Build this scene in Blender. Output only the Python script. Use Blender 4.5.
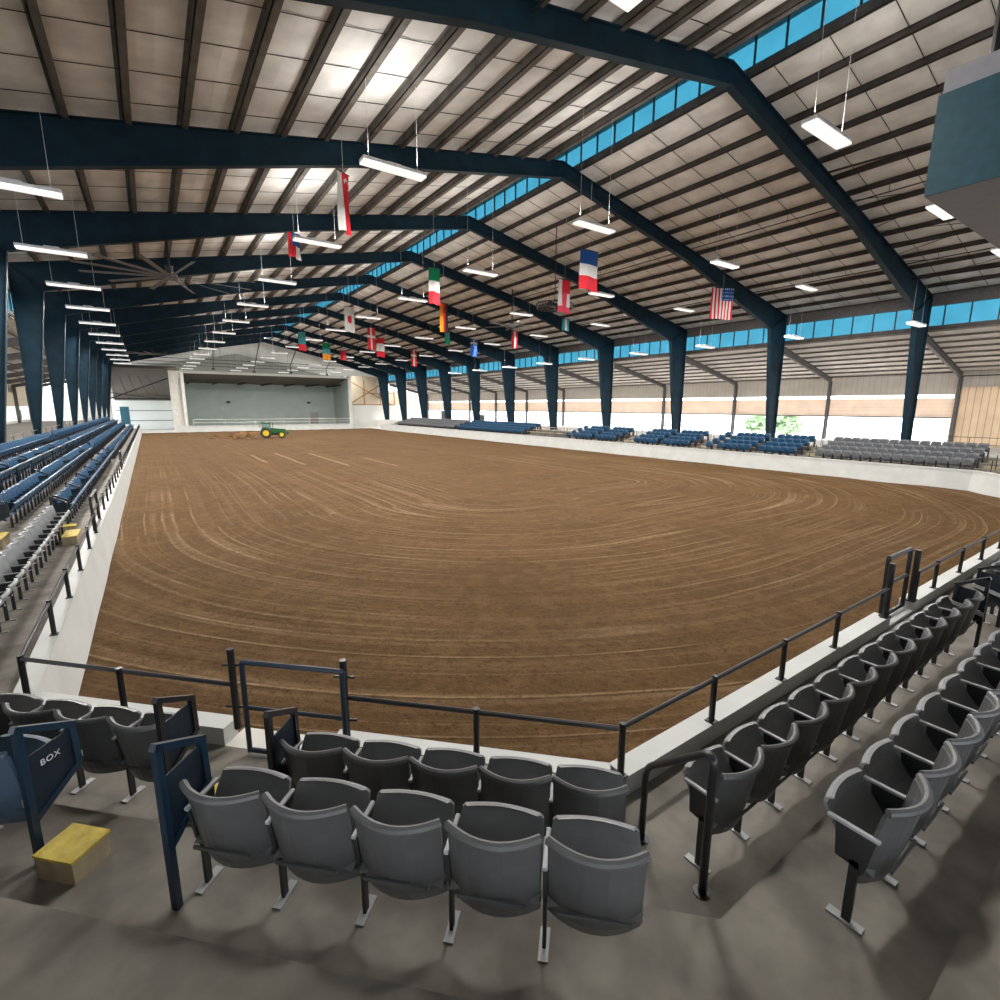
import bpy, bmesh, math, random
from mathutils import Vector, Matrix
random.seed(7)
SC = bpy.context.scene
for o in list(bpy.data.objects): bpy.data.objects.remove(o)
COL = SC.collection
S = 9.144                      # spacing of the steel frames
def FY(j): return (j + .3435) * S
R = math.radians

# ---------------------------------------------------------------- camera
AZ, PITCH, ROLL, FPX = .6064, .1849, .0039, 498.2
rt = Vector((math.cos(AZ), -math.sin(AZ), 0))
fw = Vector((math.sin(AZ)*math.cos(PITCH), math.cos(AZ)*math.cos(PITCH), -math.sin(PITCH)))
up = rt.cross(fw)
rt, up = rt*math.cos(ROLL) + up*math.sin(ROLL), up*math.cos(ROLL) - rt*math.sin(ROLL)
cam = bpy.data.cameras.new('camera'); cam.sensor_width = 36; cam.lens = FPX/1000*36
cam.clip_start = .05; cam.clip_end = 1500
co = bpy.data.objects.new('camera', cam); COL.objects.link(co)
m = Matrix((rt, up, -fw)).transposed().to_4x4(); m.translation = (0, 0, 4.45)
co.matrix_world = m; SC.camera = co

# ---------------------------------------------------------------- world, sun, exposure
W = bpy.data.worlds.new('overcast_sky'); SC.world = W; W.use_nodes = True
bg = W.node_tree.nodes['Background']
bg.inputs[0].default_value = (.86, .93, 1, 1); bg.inputs[1].default_value = 4.0
sl = bpy.data.lights.new('sun', 'SUN'); sl.energy = 6.0; sl.angle = R(6); sl.color = (1, .95, .88)
so = bpy.data.objects.new('sun', sl); COL.objects.link(so); so.rotation_euler = (R(6), R(28), 0)
SC.view_settings.view_transform = 'Standard'; SC.view_settings.look = 'None'
SC.view_settings.gamma = 1; SC.view_settings.use_curve_mapping = False
SC.view_settings.exposure = 0.5
LAMP_W = 560            # watts of every high bay lamp

# ---------------------------------------------------------------- materials
def mat(name, c, rough=.6, metal=0, var=.12, scale=6, bump=0, c2=None, spec=.4, emit=0):
    M = bpy.data.materials.new(name); M.use_nodes = True
    nt = M.node_tree; b = nt.nodes['Principled BSDF']
    b.inputs['Roughness'].default_value = rough; b.inputs['Metallic'].default_value = metal
    b.inputs['Specular IOR Level'].default_value = spec
    tc = nt.nodes.new('ShaderNodeTexCoord'); nz = nt.nodes.new('ShaderNodeTexNoise')
    nz.inputs['Scale'].default_value = scale; nz.inputs['Detail'].default_value = 5
    nt.links.new(tc.outputs['Object'], nz.inputs['Vector'])
    rp = nt.nodes.new('ShaderNodeValToRGB')
    rp.color_ramp.elements[0].position = .35; rp.color_ramp.elements[1].position = .68
    a = tuple(x*(1-var) for x in c); d = c2 or tuple(min(1, x*(1+var)) for x in c)
    rp.color_ramp.elements[0].color = (*a, 1); rp.color_ramp.elements[1].color = (*d, 1)
    nt.links.new(nz.outputs['Fac'], rp.inputs['Fac']); nt.links.new(rp.outputs['Color'], b.inputs['Base Color'])
    if bump:
        bp = nt.nodes.new('ShaderNodeBump'); bp.inputs['Strength'].default_value = bump; bp.inputs['Distance'].default_value = .02
        nt.links.new(nz.outputs['Fac'], bp.inputs['Height']); nt.links.new(bp.outputs['Normal'], b.inputs['Normal'])
    if emit:
        b.inputs['Emission Color'].default_value = (1, .98, .94, 1); b.inputs['Emission Strength'].default_value = emit
    return M
def ribbed(name, c, axis='Y', pitch=.3, dark=.75, var=.06, rough=.5):
    """sheet metal with ribs every `pitch` metres along an axis of the object"""
    M = mat(name, c, rough, var=var, scale=1.2); nt = M.node_tree; b = nt.nodes['Principled BSDF']
    tc = nt.nodes.new('ShaderNodeTexCoord'); sp = nt.nodes.new('ShaderNodeSeparateXYZ')
    nt.links.new(tc.outputs['Object'], sp.inputs[0])
    dv = nt.nodes.new('ShaderNodeMath'); dv.operation = 'DIVIDE'; dv.inputs[1].default_value = pitch
    fr = nt.nodes.new('ShaderNodeMath'); fr.operation = 'FRACT'
    lt = nt.nodes.new('ShaderNodeMath'); lt.operation = 'LESS_THAN'; lt.inputs[1].default_value = .14
    nt.links.new(sp.outputs[axis], dv.inputs[0]); nt.links.new(dv.outputs[0], fr.inputs[0]); nt.links.new(fr.outputs[0], lt.inputs[0])
    mx = nt.nodes.new('ShaderNodeMixRGB'); mx.blend_type = 'MULTIPLY'; mx.inputs[2].default_value = (dark, dark, dark, 1)
    src = b.inputs['Base Color'].links[0].from_socket
    nt.links.new(lt.outputs[0], mx.inputs[0]); nt.links.new(src, mx.inputs[1]); nt.links.new(mx.outputs[0], b.inputs['Base Color'])
    return M
steel = mat('dark_teal_steel', (.006, .024, .040), .6, var=.25, scale=1.5, spec=.2)
steel_grey = mat('grey_blue_steel', (.12, .115, .115), .5, var=.2)
purlin_m = mat('purlin_brown', (.062, .055, .05), .6, var=.3, scale=2)
purlin_l = mat('purlin_grey_brown', (.11, .10, .09), .6, var=.25, scale=2)
purlin_p = mat('purlin_pale', (.22, .19, .16), .6, var=.25, scale=2)
insul = mat('roof_insulation', (.72, .715, .70), .75, var=.12, scale=.9, c2=(.86, .855, .84))
insul_pale = mat('lean_to_insulation', (.78, .73, .67), .75, var=.08, scale=.9, c2=(.86, .82, .76))
white_wall = mat('white_painted_wall', (.66, .64, .58), .6, var=.07, scale=2.2)
kick_wall = mat('kick_wall_paint', (.54, .55, .53), .55, var=.06, scale=1.2)
concrete = mat('concrete', (.17, .152, .128), .8, var=.25, scale=2.0, c2=(.25, .228, .195), bump=.15)
black_pipe = mat('black_pipe', (.006, .007, .010), .38, var=.2, spec=.6)
blue_pipe = mat('blue_pipe', (.004, .020, .042), .35, var=.2, spec=.6)
navy_panel = mat('navy_panel', (.006, .014, .024), .5, var=.3)
pan_lit_plastic = mat('grey_pan_lit_plastic', (.17, .17, .176), .38, var=.08, scale=8, spec=.5)  # paler copy of the seat grey; light on the pans put into the colour
stand_plastic = mat('stand_grey_plastic', (.15, .155, .165), .45, var=.1, scale=3)  # lighter grey for the right stand seats
grey_plastic = mat('grey_seat_plastic', (.088, .089, .09), .38, var=.08, scale=8, spec=.5)
lgrey_plastic = mat('light_grey_seat_plastic', (.25, .26, .265), .4, var=.08, scale=8, spec=.5)
blue_plastic = mat('blue_seat_plastic', (.011, .062, .135), .4, var=.15, scale=5, spec=.5)
seat_metal = mat('seat_standard_metal', (.03, .03, .032), .5, var=.2)
arm_m = mat('armrest_grey', (.36, .365, .375), .45, var=.1)
yellow = mat('yellow_paint', (.52, .40, .06), .6, var=.25, scale=9)
beige = mat('beige_plywood', (.36, .29, .19), .7, var=.2)
cream = mat('cream_metal_wall', (.60, .53, .42), .6, var=.05)
gable_m = mat('gable_grey', (.50, .495, .46), .7, var=.07, scale=.5)
hall_m = mat('hall_ceiling_grey', (.27, .265, .245), .8, var=.07, scale=.5)
green_wall = mat('pale_green_wall', (.38, .45, .42), .6, var=.05, scale=.6)
brown_wall = mat('canopy_brown', (.17, .15, .13), .7, var=.2)
dark_metal = mat('dark_metal', (.02, .02, .022), .5)
asphalt = mat('pale_paving', (.60, .58, .55), .8, var=.1)
leaf = mat('leaves', (.40, .55, .34), .7, var=.2, scale=2, c2=(.55, .70, .48))
bark = mat('bark', (.12, .08, .05), .9)
def glow_through(M, f):
    """thin sheet that lets some daylight through"""
    nt = M.node_tree; b = nt.nodes['Principled BSDF']; out = nt.nodes['Material Output']
    t = nt.nodes.new('ShaderNodeBsdfTranslucent'); mx = nt.nodes.new('ShaderNodeMixShader'); mx.inputs[0].default_value = f
    nt.links.new(b.inputs['Base Color'].links[0].from_socket, t.inputs[0])
    nt.links.new(b.outputs[0], mx.inputs[1]); nt.links.new(t.outputs[0], mx.inputs[2]); nt.links.new(mx.outputs[0], out.inputs[0]); return M
tan_rib = ribbed('tan_ribbed_wall', (.70, .58, .45), 'Y', .42, .62)
tan_panel = ribbed('tan_panel', (.80, .68, .58), 'Z', .3, .88)
grey_panel = ribbed('grey_panel', (.52, .48, .43), 'Y', .45, .85)
for m__, f__ in ((tan_rib, .35), (tan_panel, .33), (grey_panel, .3), (cream, .3)): glow_through(m__, f__)
curtain = glow_through(mat('white_curtain', (.85, .86, .84), .7, var=.03), .5)
box_soffit = mat('box_soffit_grey', (.24, .235, .26), .7, var=.04)
box_teal = mat('box_fascia_teal', (.012, .055, .075), .5, var=.15)
lamp_m = mat('lamp_diffuser', (.9, .9, .9), .4, emit=.60)
lamp_h = mat('lamp_housing', (.75, .76, .78), .4)
red = mat('flag_red', (.66, .02, .035), .8, var=.1); white = mat('flag_white', (.72, .72, .70), .8, var=.05)
green = mat('flag_green', (.0, .27, .12), .8, var=.1); fblue = mat('flag_blue', (.01, .085, .34), .8, var=.1)
orange = mat('flag_gold', (.75, .27, .01), .8, var=.1); fblack = mat('flag_black', (.03, .018, .018), .8)
teal_f = mat('flag_teal', (.06, .34, .38), .8, var=.1); pink = mat('flag_pink', (.72, .06, .10), .8, var=.1)
t_green = mat('tractor_green', (.012, .10, .022), .35, var=.1); t_yel = mat('wheel_yellow', (.72, .55, .02), .4)
tyre = mat('tyre_rubber', (.05, .045, .035), .85, var=.3)
rust = mat('implement_rust', (.34, .17, .07), .8, var=.4, scale=9)
ink = mat('white_lettering', (.7, .7, .7), .6); dark_ink = mat('dark_lettering', (.05, .05, .05), .6)
def tinted(name, c, mix=.75):
    M = bpy.data.materials.new(name); M.use_nodes = True; nt = M.node_tree
    for n in list(nt.nodes): nt.nodes.remove(n)
    out = nt.nodes.new('ShaderNodeOutputMaterial'); t = nt.nodes.new('ShaderNodeBsdfTransparent'); d = nt.nodes.new('ShaderNodeBsdfPrincipled')
    tc = nt.nodes.new('ShaderNodeTexCoord'); nz = nt.nodes.new('ShaderNodeTexNoise'); nz.inputs['Scale'].default_value = .8
    rp = nt.nodes.new('ShaderNodeValToRGB'); nt.links.new(tc.outputs['Object'], nz.inputs[0]); nt.links.new(nz.outputs['Fac'], rp.inputs[0])
    rp.color_ramp.elements[0].color = (*[x*.85 for x in c], 1); rp.color_ramp.elements[1].color = (*[min(1, x*1.15) for x in c], 1)
    nt.links.new(rp.outputs[0], t.inputs[0]); nt.links.new(rp.outputs[0], d.inputs['Base Color'])
    mx = nt.nodes.new('ShaderNodeMixShader'); mx.inputs[0].default_value = mix
    nt.links.new(d.outputs[0], mx.inputs[1]); nt.links.new(t.outputs[0], mx.inputs[2]); nt.links.new(mx.outputs[0], out.inputs[0])
    return M
blue_glass = tinted('blue_translucent_panel', (.15, .36, .43))
cab_glass = tinted('cab_glass', (.45, .6, .55), .6)
def dirt_material():
    M = mat('arena_dirt', (.104, .058, .021), .95, var=.15, scale=.35, spec=.1); nt = M.node_tree; L = nt.links.new; N = nt.nodes.new
    b = nt.nodes['Principled BSDF']
    def math_(op, a, c=None, d=None):
        n = N('ShaderNodeMath'); n.operation = op
        for i, v in enumerate((a, c, d)):
            if v is None: continue
            if isinstance(v, (int, float)): n.inputs[i].default_value = v
            else: L(v, n.inputs[i])
        return n.outputs[0]
    tc = N('ShaderNodeTexCoord'); sp = N('ShaderNodeSeparateXYZ'); L(tc.outputs['Object'], sp.inputs[0])
    wob = N('ShaderNodeTexNoise'); wob.inputs['Scale'].default_value = .045; wob.inputs['Detail'].default_value = 2; L(tc.outputs['Object'], wob.inputs[0])
    dx = math_('MAXIMUM', math_('SUBTRACT', math_('ABSOLUTE', math_('SUBTRACT', sp.outputs['X'], 18.5)), 4.5), 0.0)
    dy = math_('MINIMUM', math_('SUBTRACT', sp.outputs['Y'], 21.0), 0.0)
    dist = math_('SQRT', math_('ADD', math_('POWER', dx, 2.0), math_('MULTIPLY', dy, dy)))
    dist = math_('ADD', dist, math_('MULTIPLY', wob.outputs['Fac'], 1.3))
    ang = math_('ARCTAN2', dy, math_('SUBTRACT', sp.outputs['X'], 18.5))
    def streak(scale, lo, hi, k):
        cv = N('ShaderNodeCombineXYZ'); L(math_('MULTIPLY', dist, scale), cv.inputs[0]); L(math_('MULTIPLY', ang, k), cv.inputs[1])
        L(math_('MULTIPLY', sp.outputs['Y'], .012*k), cv.inputs[2])
        nz = N('ShaderNodeTexNoise'); nz.inputs['Scale'].default_value = 1; nz.inputs['Detail'].default_value = 3; L(cv.outputs[0], nz.inputs[0])
        mr = N('ShaderNodeMapRange'); mr.inputs[1].default_value = lo; mr.inputs[2].default_value = hi; L(nz.outputs['Fac'], mr.inputs[0])
        return mr.outputs[0]
    nf = N('ShaderNodeMapRange'); nf.inputs[1].default_value = 24; nf.inputs[2].default_value = 46; nf.inputs[3].default_value = 1; nf.inputs[4].default_value = .12; L(sp.outputs['Y'], nf.inputs[0]); nearf = nf.outputs[0]
    def ridge(scale, width, k, seed):
        # thin raised lines that follow the raked tracks
        cv = N('ShaderNodeCombineXYZ'); L(math_('MULTIPLY', dist, scale), cv.inputs[0]); L(math_('MULTIPLY', ang, k), cv.inputs[1])
        L(math_('ADD', math_('MULTIPLY', sp.outputs['Y'], .006), seed), cv.inputs[2])
        nz = N('ShaderNodeTexNoise'); nz.inputs['Scale'].default_value = 1; nz.inputs['Detail'].default_value = 0; L(cv.outputs[0], nz.inputs[0])
        mr = N('ShaderNodeMapRange'); mr.inputs[1].default_value = width; mr.inputs[2].default_value = 0; L(math_('ABSOLUTE', math_('SUBTRACT', nz.outputs['Fac'], .5)), mr.inputs[0])
        fd = N('ShaderNodeTexNoise'); fd.inputs['Scale'].default_value = .16; fd.inputs['Detail'].default_value = 3; L(tc.outputs['Object'], fd.inputs[0])
        fm = N('ShaderNodeMapRange'); fm.inputs[1].default_value = .38; fm.inputs[2].default_value = .58; L(fd.outputs['Fac'], fm.inputs[0])
        return math_('MULTIPLY', math_('MULTIPLY', math_('MULTIPLY', mr.outputs[0], fm.outputs[0]), math_('GREATER_THAN', dist, 1.9)), nearf)
    s1 = streak(1.1, .58, .68, .9); s2 = streak(5.0, .5, .7, 3.0); s3 = streak(.55, .35, .7, .8)
    r1 = ridge(.95, .030, .30, 0.0); r2 = ridge(2.1, .045, .5, 7.3)
    fur = None
    for x0, ya, yb in ((7.35, 43.6, 51), (9.55, 40.5, 52), (12.2, 38, 50), (15.2, 35.7, 43)):
        lx = math_('LESS_THAN', math_('ABSOLUTE', math_('SUBTRACT', sp.outputs['X'], x0)), .14)
        ly = math_('MULTIPLY', math_('GREATER_THAN', sp.outputs['Y'], ya), math_('LESS_THAN', sp.outputs['Y'], yb))
        q_ = math_('MULTIPLY', lx, ly); fur = q_ if fur is None else math_('ADD', fur, q_)
    src = b.inputs['Base Color'].links[0].from_socket
    def mixc(f, a, col, amt):
        n = N('ShaderNodeMixRGB'); L(math_('MULTIPLY', f, amt), n.inputs[0]); L(a, n.inputs[1]); n.inputs[2].default_value = (*col, 1); return n.outputs[0]
    c = mixc(s3, src, (.09, .050, .024), .45); c = mixc(s1, c, (.21, .13, .065), .22); c = mixc(r1, c, (.36, .25, .145), .55); c = mixc(r2, c, (.30, .205, .115), .38); c = mixc(fur, c, (.36, .25, .15), .5); c = mixc(s2, c, (.22, .145, .08), .14)
    gr = N('ShaderNodeTexNoise'); gr.inputs['Scale'].default_value = 5; gr.inputs['Detail'].default_value = 8; gr.inputs['Roughness'].default_value = .7; L(tc.outputs['Object'], gr.inputs[0])
    mr = N('ShaderNodeMapRange'); mr.inputs[1].default_value = .42; mr.inputs[2].default_value = .62; L(gr.outputs['Fac'], mr.inputs[0])
    c = mixc(mr.outputs[0], c, (.07, .038, .017), .55)
    g2 = N('ShaderNodeTexNoise'); g2.inputs['Scale'].default_value = 1.6; g2.inputs['Detail'].default_value = 6; L(tc.outputs['Object'], g2.inputs[0])
    m2 = N('ShaderNodeMapRange'); m2.inputs[1].default_value = .5; m2.inputs[2].default_value = .7; L(g2.outputs['Fac'], m2.inputs[0])
    c = mixc(m2.outputs[0], c, (.165, .098, .045), .4)
    g3 = N('ShaderNodeTexNoise'); g3.inputs['Scale'].default_value = 16; g3.inputs['Detail'].default_value = 4; L(tc.outputs['Object'], g3.inputs[0])
    m3 = N('ShaderNodeMapRange'); m3.inputs[1].default_value = .56; m3.inputs[2].default_value = .70; L(g3.outputs['Fac'], m3.inputs[0])
    c = mixc(m3.outputs[0], c, (.035, .018, .008), .6)
    L(c, b.inputs['Base Color'])
    h = math_('ADD', math_('ADD', math_('MULTIPLY', s1, .2), math_('MULTIPLY', r1, .9)), math_('ADD', math_('MULTIPLY', s2, .35), math_('MULTIPLY', gr.outputs['Fac'], 1.6)))
    bp = N('ShaderNodeBump'); bp.inputs['Strength'].default_value = .7; bp.inputs['Distance'].default_value = .08
    L(h, bp.inputs['Height']); L(bp.outputs['Normal'], b.inputs['Normal'])
    return M
dirt = dirt_material()

# ---------------------------------------------------------------- mesh helpers
class MB:
    def __init__(s): s.v = []; s.f = []; s.mi = []; s.mats = []
    def m(s, mt):
        if mt not in s.mats: s.mats.append(mt)
        return s.mats.index(mt)
    def add(s, vs, fs, mt):
        o = len(s.v); i = s.m(mt); s.v += [tuple(v) for v in vs]
        for f in fs: s.f.append(tuple(o+k for k in f)); s.mi.append(i)
        return s
    def box(s, x0, x1, y0, y1, z0, z1, mt):
        vs = [(x, y, z) for z in (z0, z1) for y in (y0, y1) for x in (x0, x1)]
        return s.add(vs, [(0, 2, 3, 1), (4, 5, 7, 6), (0, 1, 5, 4), (2, 6, 7, 3), (0, 4, 6, 2), (1, 3, 7, 5)], mt)
    def prism(s, pts, d, mt):
        """closed polygon pts (3-D) pushed along vector d"""
        n = len(pts); d = Vector(d); a = [Vector(p) for p in pts]; b = [p+d for p in a]
        return s.add(a+b, [tuple(range(n))[::-1], tuple(range(n, 2*n))] + [(i, (i+1) % n, n+(i+1) % n, n+i) for i in range(n)], mt)
    def tube(s, pts, r, mt, n=8, cap=True):
        pts = [Vector(p) for p in pts]; rings = []
        rr = r if isinstance(r, (list, tuple)) else [r]*len(pts)
        ref = None
        for i, p in enumerate(pts):
            t = (pts[min(i+1, len(pts)-1)] - pts[max(i-1, 0)]).normalized()
            if ref is None: ref = Vector((0, 0, 1)) if abs(t.z) < .9 else Vector((1, 0, 0))
            u = t.cross(ref).normalized(); w = t.cross(u)
            if u.length < .1: u = Vector((1, 0, 0)); w = t.cross(u)
            ref = u.cross(t)
            rings.append([p + (u*math.cos(a) + w*math.sin(a))*rr[i] for a in [2*math.pi*k/n for k in range(n)]])
        vs = [q for g in rings for q in g]; fs = []
        for i in range(len(pts)-1):
            for k in range(n): fs.append((i*n+k, i*n+(k+1) % n, (i+1)*n+(k+1) % n, (i+1)*n+k))
        if cap: fs += [tuple(range(n))[::-1], tuple(range((len(pts)-1)*n, len(pts)*n))]
        return s.add(vs, fs, mt)
    def bar(s, a, b, w, h, mt):
        a, b = Vector(a), Vector(b); t = (b-a).normalized(); r_ = Vector((0, 0, 1)) if abs(t.z) < .9 else Vector((1, 0, 0))
        u = t.cross(r_).normalized()*w/2; q = u.cross(t).normalized()*h/2
        return s.prism([a+u+q, a-u+q, a-u-q, a+u-q], b-a, mt)
    def build(s, name, parent=None, loc=None, smooth=False):
        me = bpy.data.meshes.new(name); me.from_pydata(s.v, [], s.f)
        for mt in s.mats: me.materials.append(mt)
        me.polygons.foreach_set('material_index', s.mi)
        if smooth: me.polygons.foreach_set('use_smooth', [True]*len(s.f))
        bm = bmesh.new(); bm.from_mesh(me); bmesh.ops.recalc_face_normals(bm, faces=bm.faces); bm.to_mesh(me); bm.free(); me.update()
        o = bpy.data.objects.new(name, me); COL.objects.link(o)
        if parent: o.parent = parent
        if loc: o.location = loc
        return o
def tag(o, label=None, cat=None, group=None, kind=None):
    if label: o['label'] = label
    if cat: o['category'] = cat
    if group: o['group'] = group
    if kind: o['kind'] = kind
    return o
def struct(o, label, cat='wall'): return tag(o, label, cat, None, 'structure')
def empty(name, loc=(0, 0, 0), rz=0):
    o = bpy.data.objects.new(name, None); COL.objects.link(o); o.location = loc; o.rotation_euler = (0, 0, rz); o.empty_display_size = .1
    return o
KIDS = {}
def copy_tree(o, parent=None):
    c = o.copy(); COL.objects.link(c); c.parent = parent
    for ch in [k for k in o.children]: copy_tree(ch, c)
    return c
def bevel(o, w=.01, seg=2):
    b = o.modifiers.new('bevel', 'BEVEL'); b.width = w; b.segments = seg; b.limit_method = 'ANGLE'; return o
def as_mesh(name, cu):
    o = bpy.data.objects.new(name, cu); COL.objects.link(o); bpy.context.view_layer.update()
    me = bpy.data.meshes.new_from_object(o.evaluated_get(bpy.context.evaluated_depsgraph_get())); bpy.data.objects.remove(o)
    n = bpy.data.objects.new(name, me); COL.objects.link(n); return n
def onum(n): return '%d%s' % (n, 'th' if 10 <= n % 100 <= 20 else {1: 'st', 2: 'nd', 3: 'rd'}.get(n % 10, 'th'))
def orow(n): return ['first', 'second', 'third', 'fourth', 'fifth'][n]

# ================================================================= STRUCTURE
XL, XR = -1.36, 36.96           # foot of the kick walls
YN, YF = 2.9, 101.0
# ---- dirt floor, gently modelled surface
mb = MB(); nx, ny = 90, 220
for j in range(ny+1):
    for i in range(nx+1):
        x = -1.6 + 39.2*i/nx; y = 2.4 + 99.2*j/ny
        dd = math.hypot(x-19, min(y-33, 0)*.72)
        mb.v.append((x, y, .015*math.sin(dd*3.1+.6*math.sin(y*.2)) + .012*math.sin(x*1.7+y*.9)-.03))
i0 = mb.m(dirt)
for j in range(ny):
    for i in range(nx):
        a = j*(nx+1)+i; mb.f.append((a, a+1, a+nx+2, a+nx+1)); mb.mi.append(i0)
struct(mb.build('floor_arena_dirt', smooth=True), 'brown raked dirt arena floor with curved tractor tracks', 'floor')
mb = MB(); mb.box(-60, 120, -40, 220, -.5, -.12, asphalt)
struct(mb.build('ground'), 'pale paved ground outside and under the arena building', 'ground')

def wall_run(p0, p1, inward, name, label, ztop=1.1, foot=.11, thick=.20, z0=-.1, m_=kick_wall, base=.9):
    """arena kick wall between two points of its inner top edge; slopes out at its foot"""
    p0, p1, n = Vector(p0), Vector(p1), Vector(inward)
    a = p0
    prof = [(foot, z0), (0, ztop-.10), (.025, ztop-.09), (.025, ztop), (-thick, ztop), (-thick, z0)]
    pts = [Vector((a.x+n.x*o, a.y+n.y*o, z)) for o, z in prof]
    mb = MB(); mb.prism(pts, (p1.x-p0.x, p1.y-p0.y, 0), m_)
    return mb.build(name)
q = math.sqrt(.5)
CI = 6.12                                         # x+y of the inner top edge of the corner curb
GA, GB = (0.44, CI-.44), (1.30, CI-1.30)          # gate gap in the corner curb
def cpt(x, s=CI): return (x, s-x, 0)
struct(wall_run((-1.47, 101, 0), (-1.47, CI+1.47, 0), (1, 0), 'wall_left', ''), 'long white kick wall along the left side of the arena')
struct(wall_run(cpt(-1.47), cpt(GA[0]), (q, q), 'wall_corner', ''), 'white curb wall across the near corner, left of the blue gate')
struct(wall_run(cpt(GB[0]), cpt(3.27), (q, q), 'wall_corner', ''), 'white curb wall across the near corner, right of the blue gate')
mb = MB(); a = Vector(cpt(GA[0])); b_ = Vector(cpt(GB[0])); nn = Vector((q, q, 0))
mb.prism([a+nn*.12+Vector((0, 0, -.1)), a-nn*.2+Vector((0, 0, -.1)), a-nn*.2+Vector((0, 0, .9)), a+nn*.12+Vector((0, 0, .9))], b_-a, white_wall)
struct(mb.build('trim_gate_sill'), 'white sill under the blue corner gate', 'sill')
struct(wall_run((3.27, 2.85, 0), (9.62, 2.85, 0), (0, 1), 'wall_near', ''), 'white curb wall in front of the near right grey seats')
struct(wall_run((9.62, 2.85, 0), (10.72, 2.85, 0), (0, 1), 'wall_near', '', ztop=.95), 'low dip of the white curb wall under the black gate')
struct(wall_run((10.72, 2.85, 0), (32.3, 2.85, 0), (0, 1), 'wall_near', ''), 'white curb wall running right beyond the black gate')
struct(wall_run((32.3, 2.85, 0), (37.07, 7.6, 0), (-q, q), 'wall_right_corner', ''), 'white kick wall cutting the near right corner')
struct(wall_run((37.07, 7.6, 0), (37.07, 94.5, 0), (-1, 0), 'wall_right', ''), 'long white kick wall below the stands on the right')
struct(wall_run((-1.47, 101, 0), (3.5, 101, 0), (0, -1), 'wall_far', '', ztop=.45), 'low white curb at the far left end of the dirt')
struct(wall_run((3.5, 101, 0), (33.8, 101, 0), (0, -1), 'wall_far', '', ztop=1.05), 'white wall across the far end of the dirt')

# ---- stepped concrete stands: left, corner and near right share offset treads
def off(d):
    k = CI - math.sqrt(2)*d
    xl = -1.47-d; yr = 2.85-d
    return xl, yr, (xl, k-xl), (k-yr, yr)
def tread(d0, d1, z, name, label, x_end=40., y_end=97.):
    xl0, yr0, A0, B0 = off(d0); xl1, yr1, A1, B1 = off(d1)
    mb = MB()
    for quad in ([(xl0, y_end), (xl1, y_end), A1, A0], [A0, A1, B1, B0], [B0, B1, (x_end, yr1), (x_end, yr0)]):
        mb.prism([(x, y, -.1) for x, y in quad], (0, 0, z+.1), concrete)
    struct(mb.build(name), label, 'floor')
TD = [(.20, 1.5, .9), (1.5, 2.45, 1.26), (2.45, 3.40, 1.62), (3.40, 4.25, 1.98)]
for k, (a, b, z) in enumerate(TD): tread(a, b, z, 'floor_tread', 'concrete %s step of the near and left stands' % orow(k))
mb = MB(); mb.box(-15.1, -5.72, -12, 107, -.1, 2.0, concrete)
struct(mb.build('floor_left_concourse'), 'concrete concourse floor behind the left stands', 'floor')
_, yr, A, B = off(4.25)
mb = MB(); mb.prism([(x, y, -.1) for x, y in [(-5.72, A[1]), A, B, (40, yr), (40, -12), (-5.72, -12)]], (0, 0, 2.1), concrete)
struct(mb.build('floor_near_concourse'), 'concrete concourse floor behind the near stands', 'floor')
# right stands: treads step up away from the arena
RZ = [.78, 1.03, 1.28, 1.53]; RX0 = 38.0; RP = .92
mb = MB(); mb.box(37.37, 38.02, 7.6, 94.5, -.1, .78, concrete)
for r in range(4): mb.box(RX0+RP*r, RX0+RP*(r+1), 4, 94.5, -.1, RZ[r], concrete)
struct(mb.build('floor_right_treads'), 'concrete treads of the right stands', 'floor')
mb = MB(); mb.box(RX0+RP*4, 56, -12, 120, -.1, 1.6, asphalt); mb.box(40, RX0+RP*4, -12, 4, -.1, 1.6, concrete)  # floor lightened to act as a reflector for the lean-to roof
struct(mb.build('floor_right_concourse'), 'pale concourse floor behind the right stands, lightened to bounce daylight', 'floor')

# ---- roof deck with purlins
XRG = 18.6; ZR = 16.75; SL, SR = .190, .213
def deck(x): return ZR - (SL*(XRG-x) if x < XRG else SR*(x-XRG)) + .27
Y0, Y1 = -12.0, 107.0
OP0, OP1 = 17.5, 19.7            # ridge opening
ceil = empty('ceiling'); struct(ceil, 'gable roof underside of off-white insulation between dark purlins', 'ceiling')
def sheet(xa, xb, fz, mt, name, parent, npur):
    # insulation that sags a little between purlins
    mb = MB(); n = npur*4; ys = [Y0+(Y1-Y0)*k/1 for k in (0, 1)]
    for k in range(n+1):
        x = xa+(xb-xa)*k/n; z = fz(x) - .05*math.sin(math.pi*(k % 4)/4)
        for y in ys: mb.v.append((x, y, z))
    for k in range(n+1):
        x = xa+(xb-xa)*k/n; z = fz(x)+.12
        for y in ys: mb.v.append((x, y, z))
    i = mb.m(mt); o = 2*(n+1)
    for k in range(n):
        mb.f += [(2*k, 2*k+1, 2*k+3, 2*k+2), (o+2*k, o+2*k+2, o+2*k+3, o+2*k+1)]; mb.mi += [i, i]
    return mb.build(name, parent)
def purlin(x, z, h=.20, w=.09, parent=None, mt=purlin_m, ya=None, yb=None):
    mb = MB(); ya = Y0 if ya is None else ya; yb = Y1 if yb is None else yb
    mb.box(x-.015, x+.015, ya, yb, z-h, z, mt); mb.box(x-.015, x+w, ya, yb, z-h, z-h+.02, mt); mb.box(x-w, x+.015, ya, yb, z-.02, z, mt)
    return mb.build('purlin', parent)
sheet(-6.0, OP0, deck, insul, 'insulation_sheet', ceil, 15); sheet(OP1, 42.9, deck, insul, 'insulation_sheet', ceil, 15)
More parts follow.
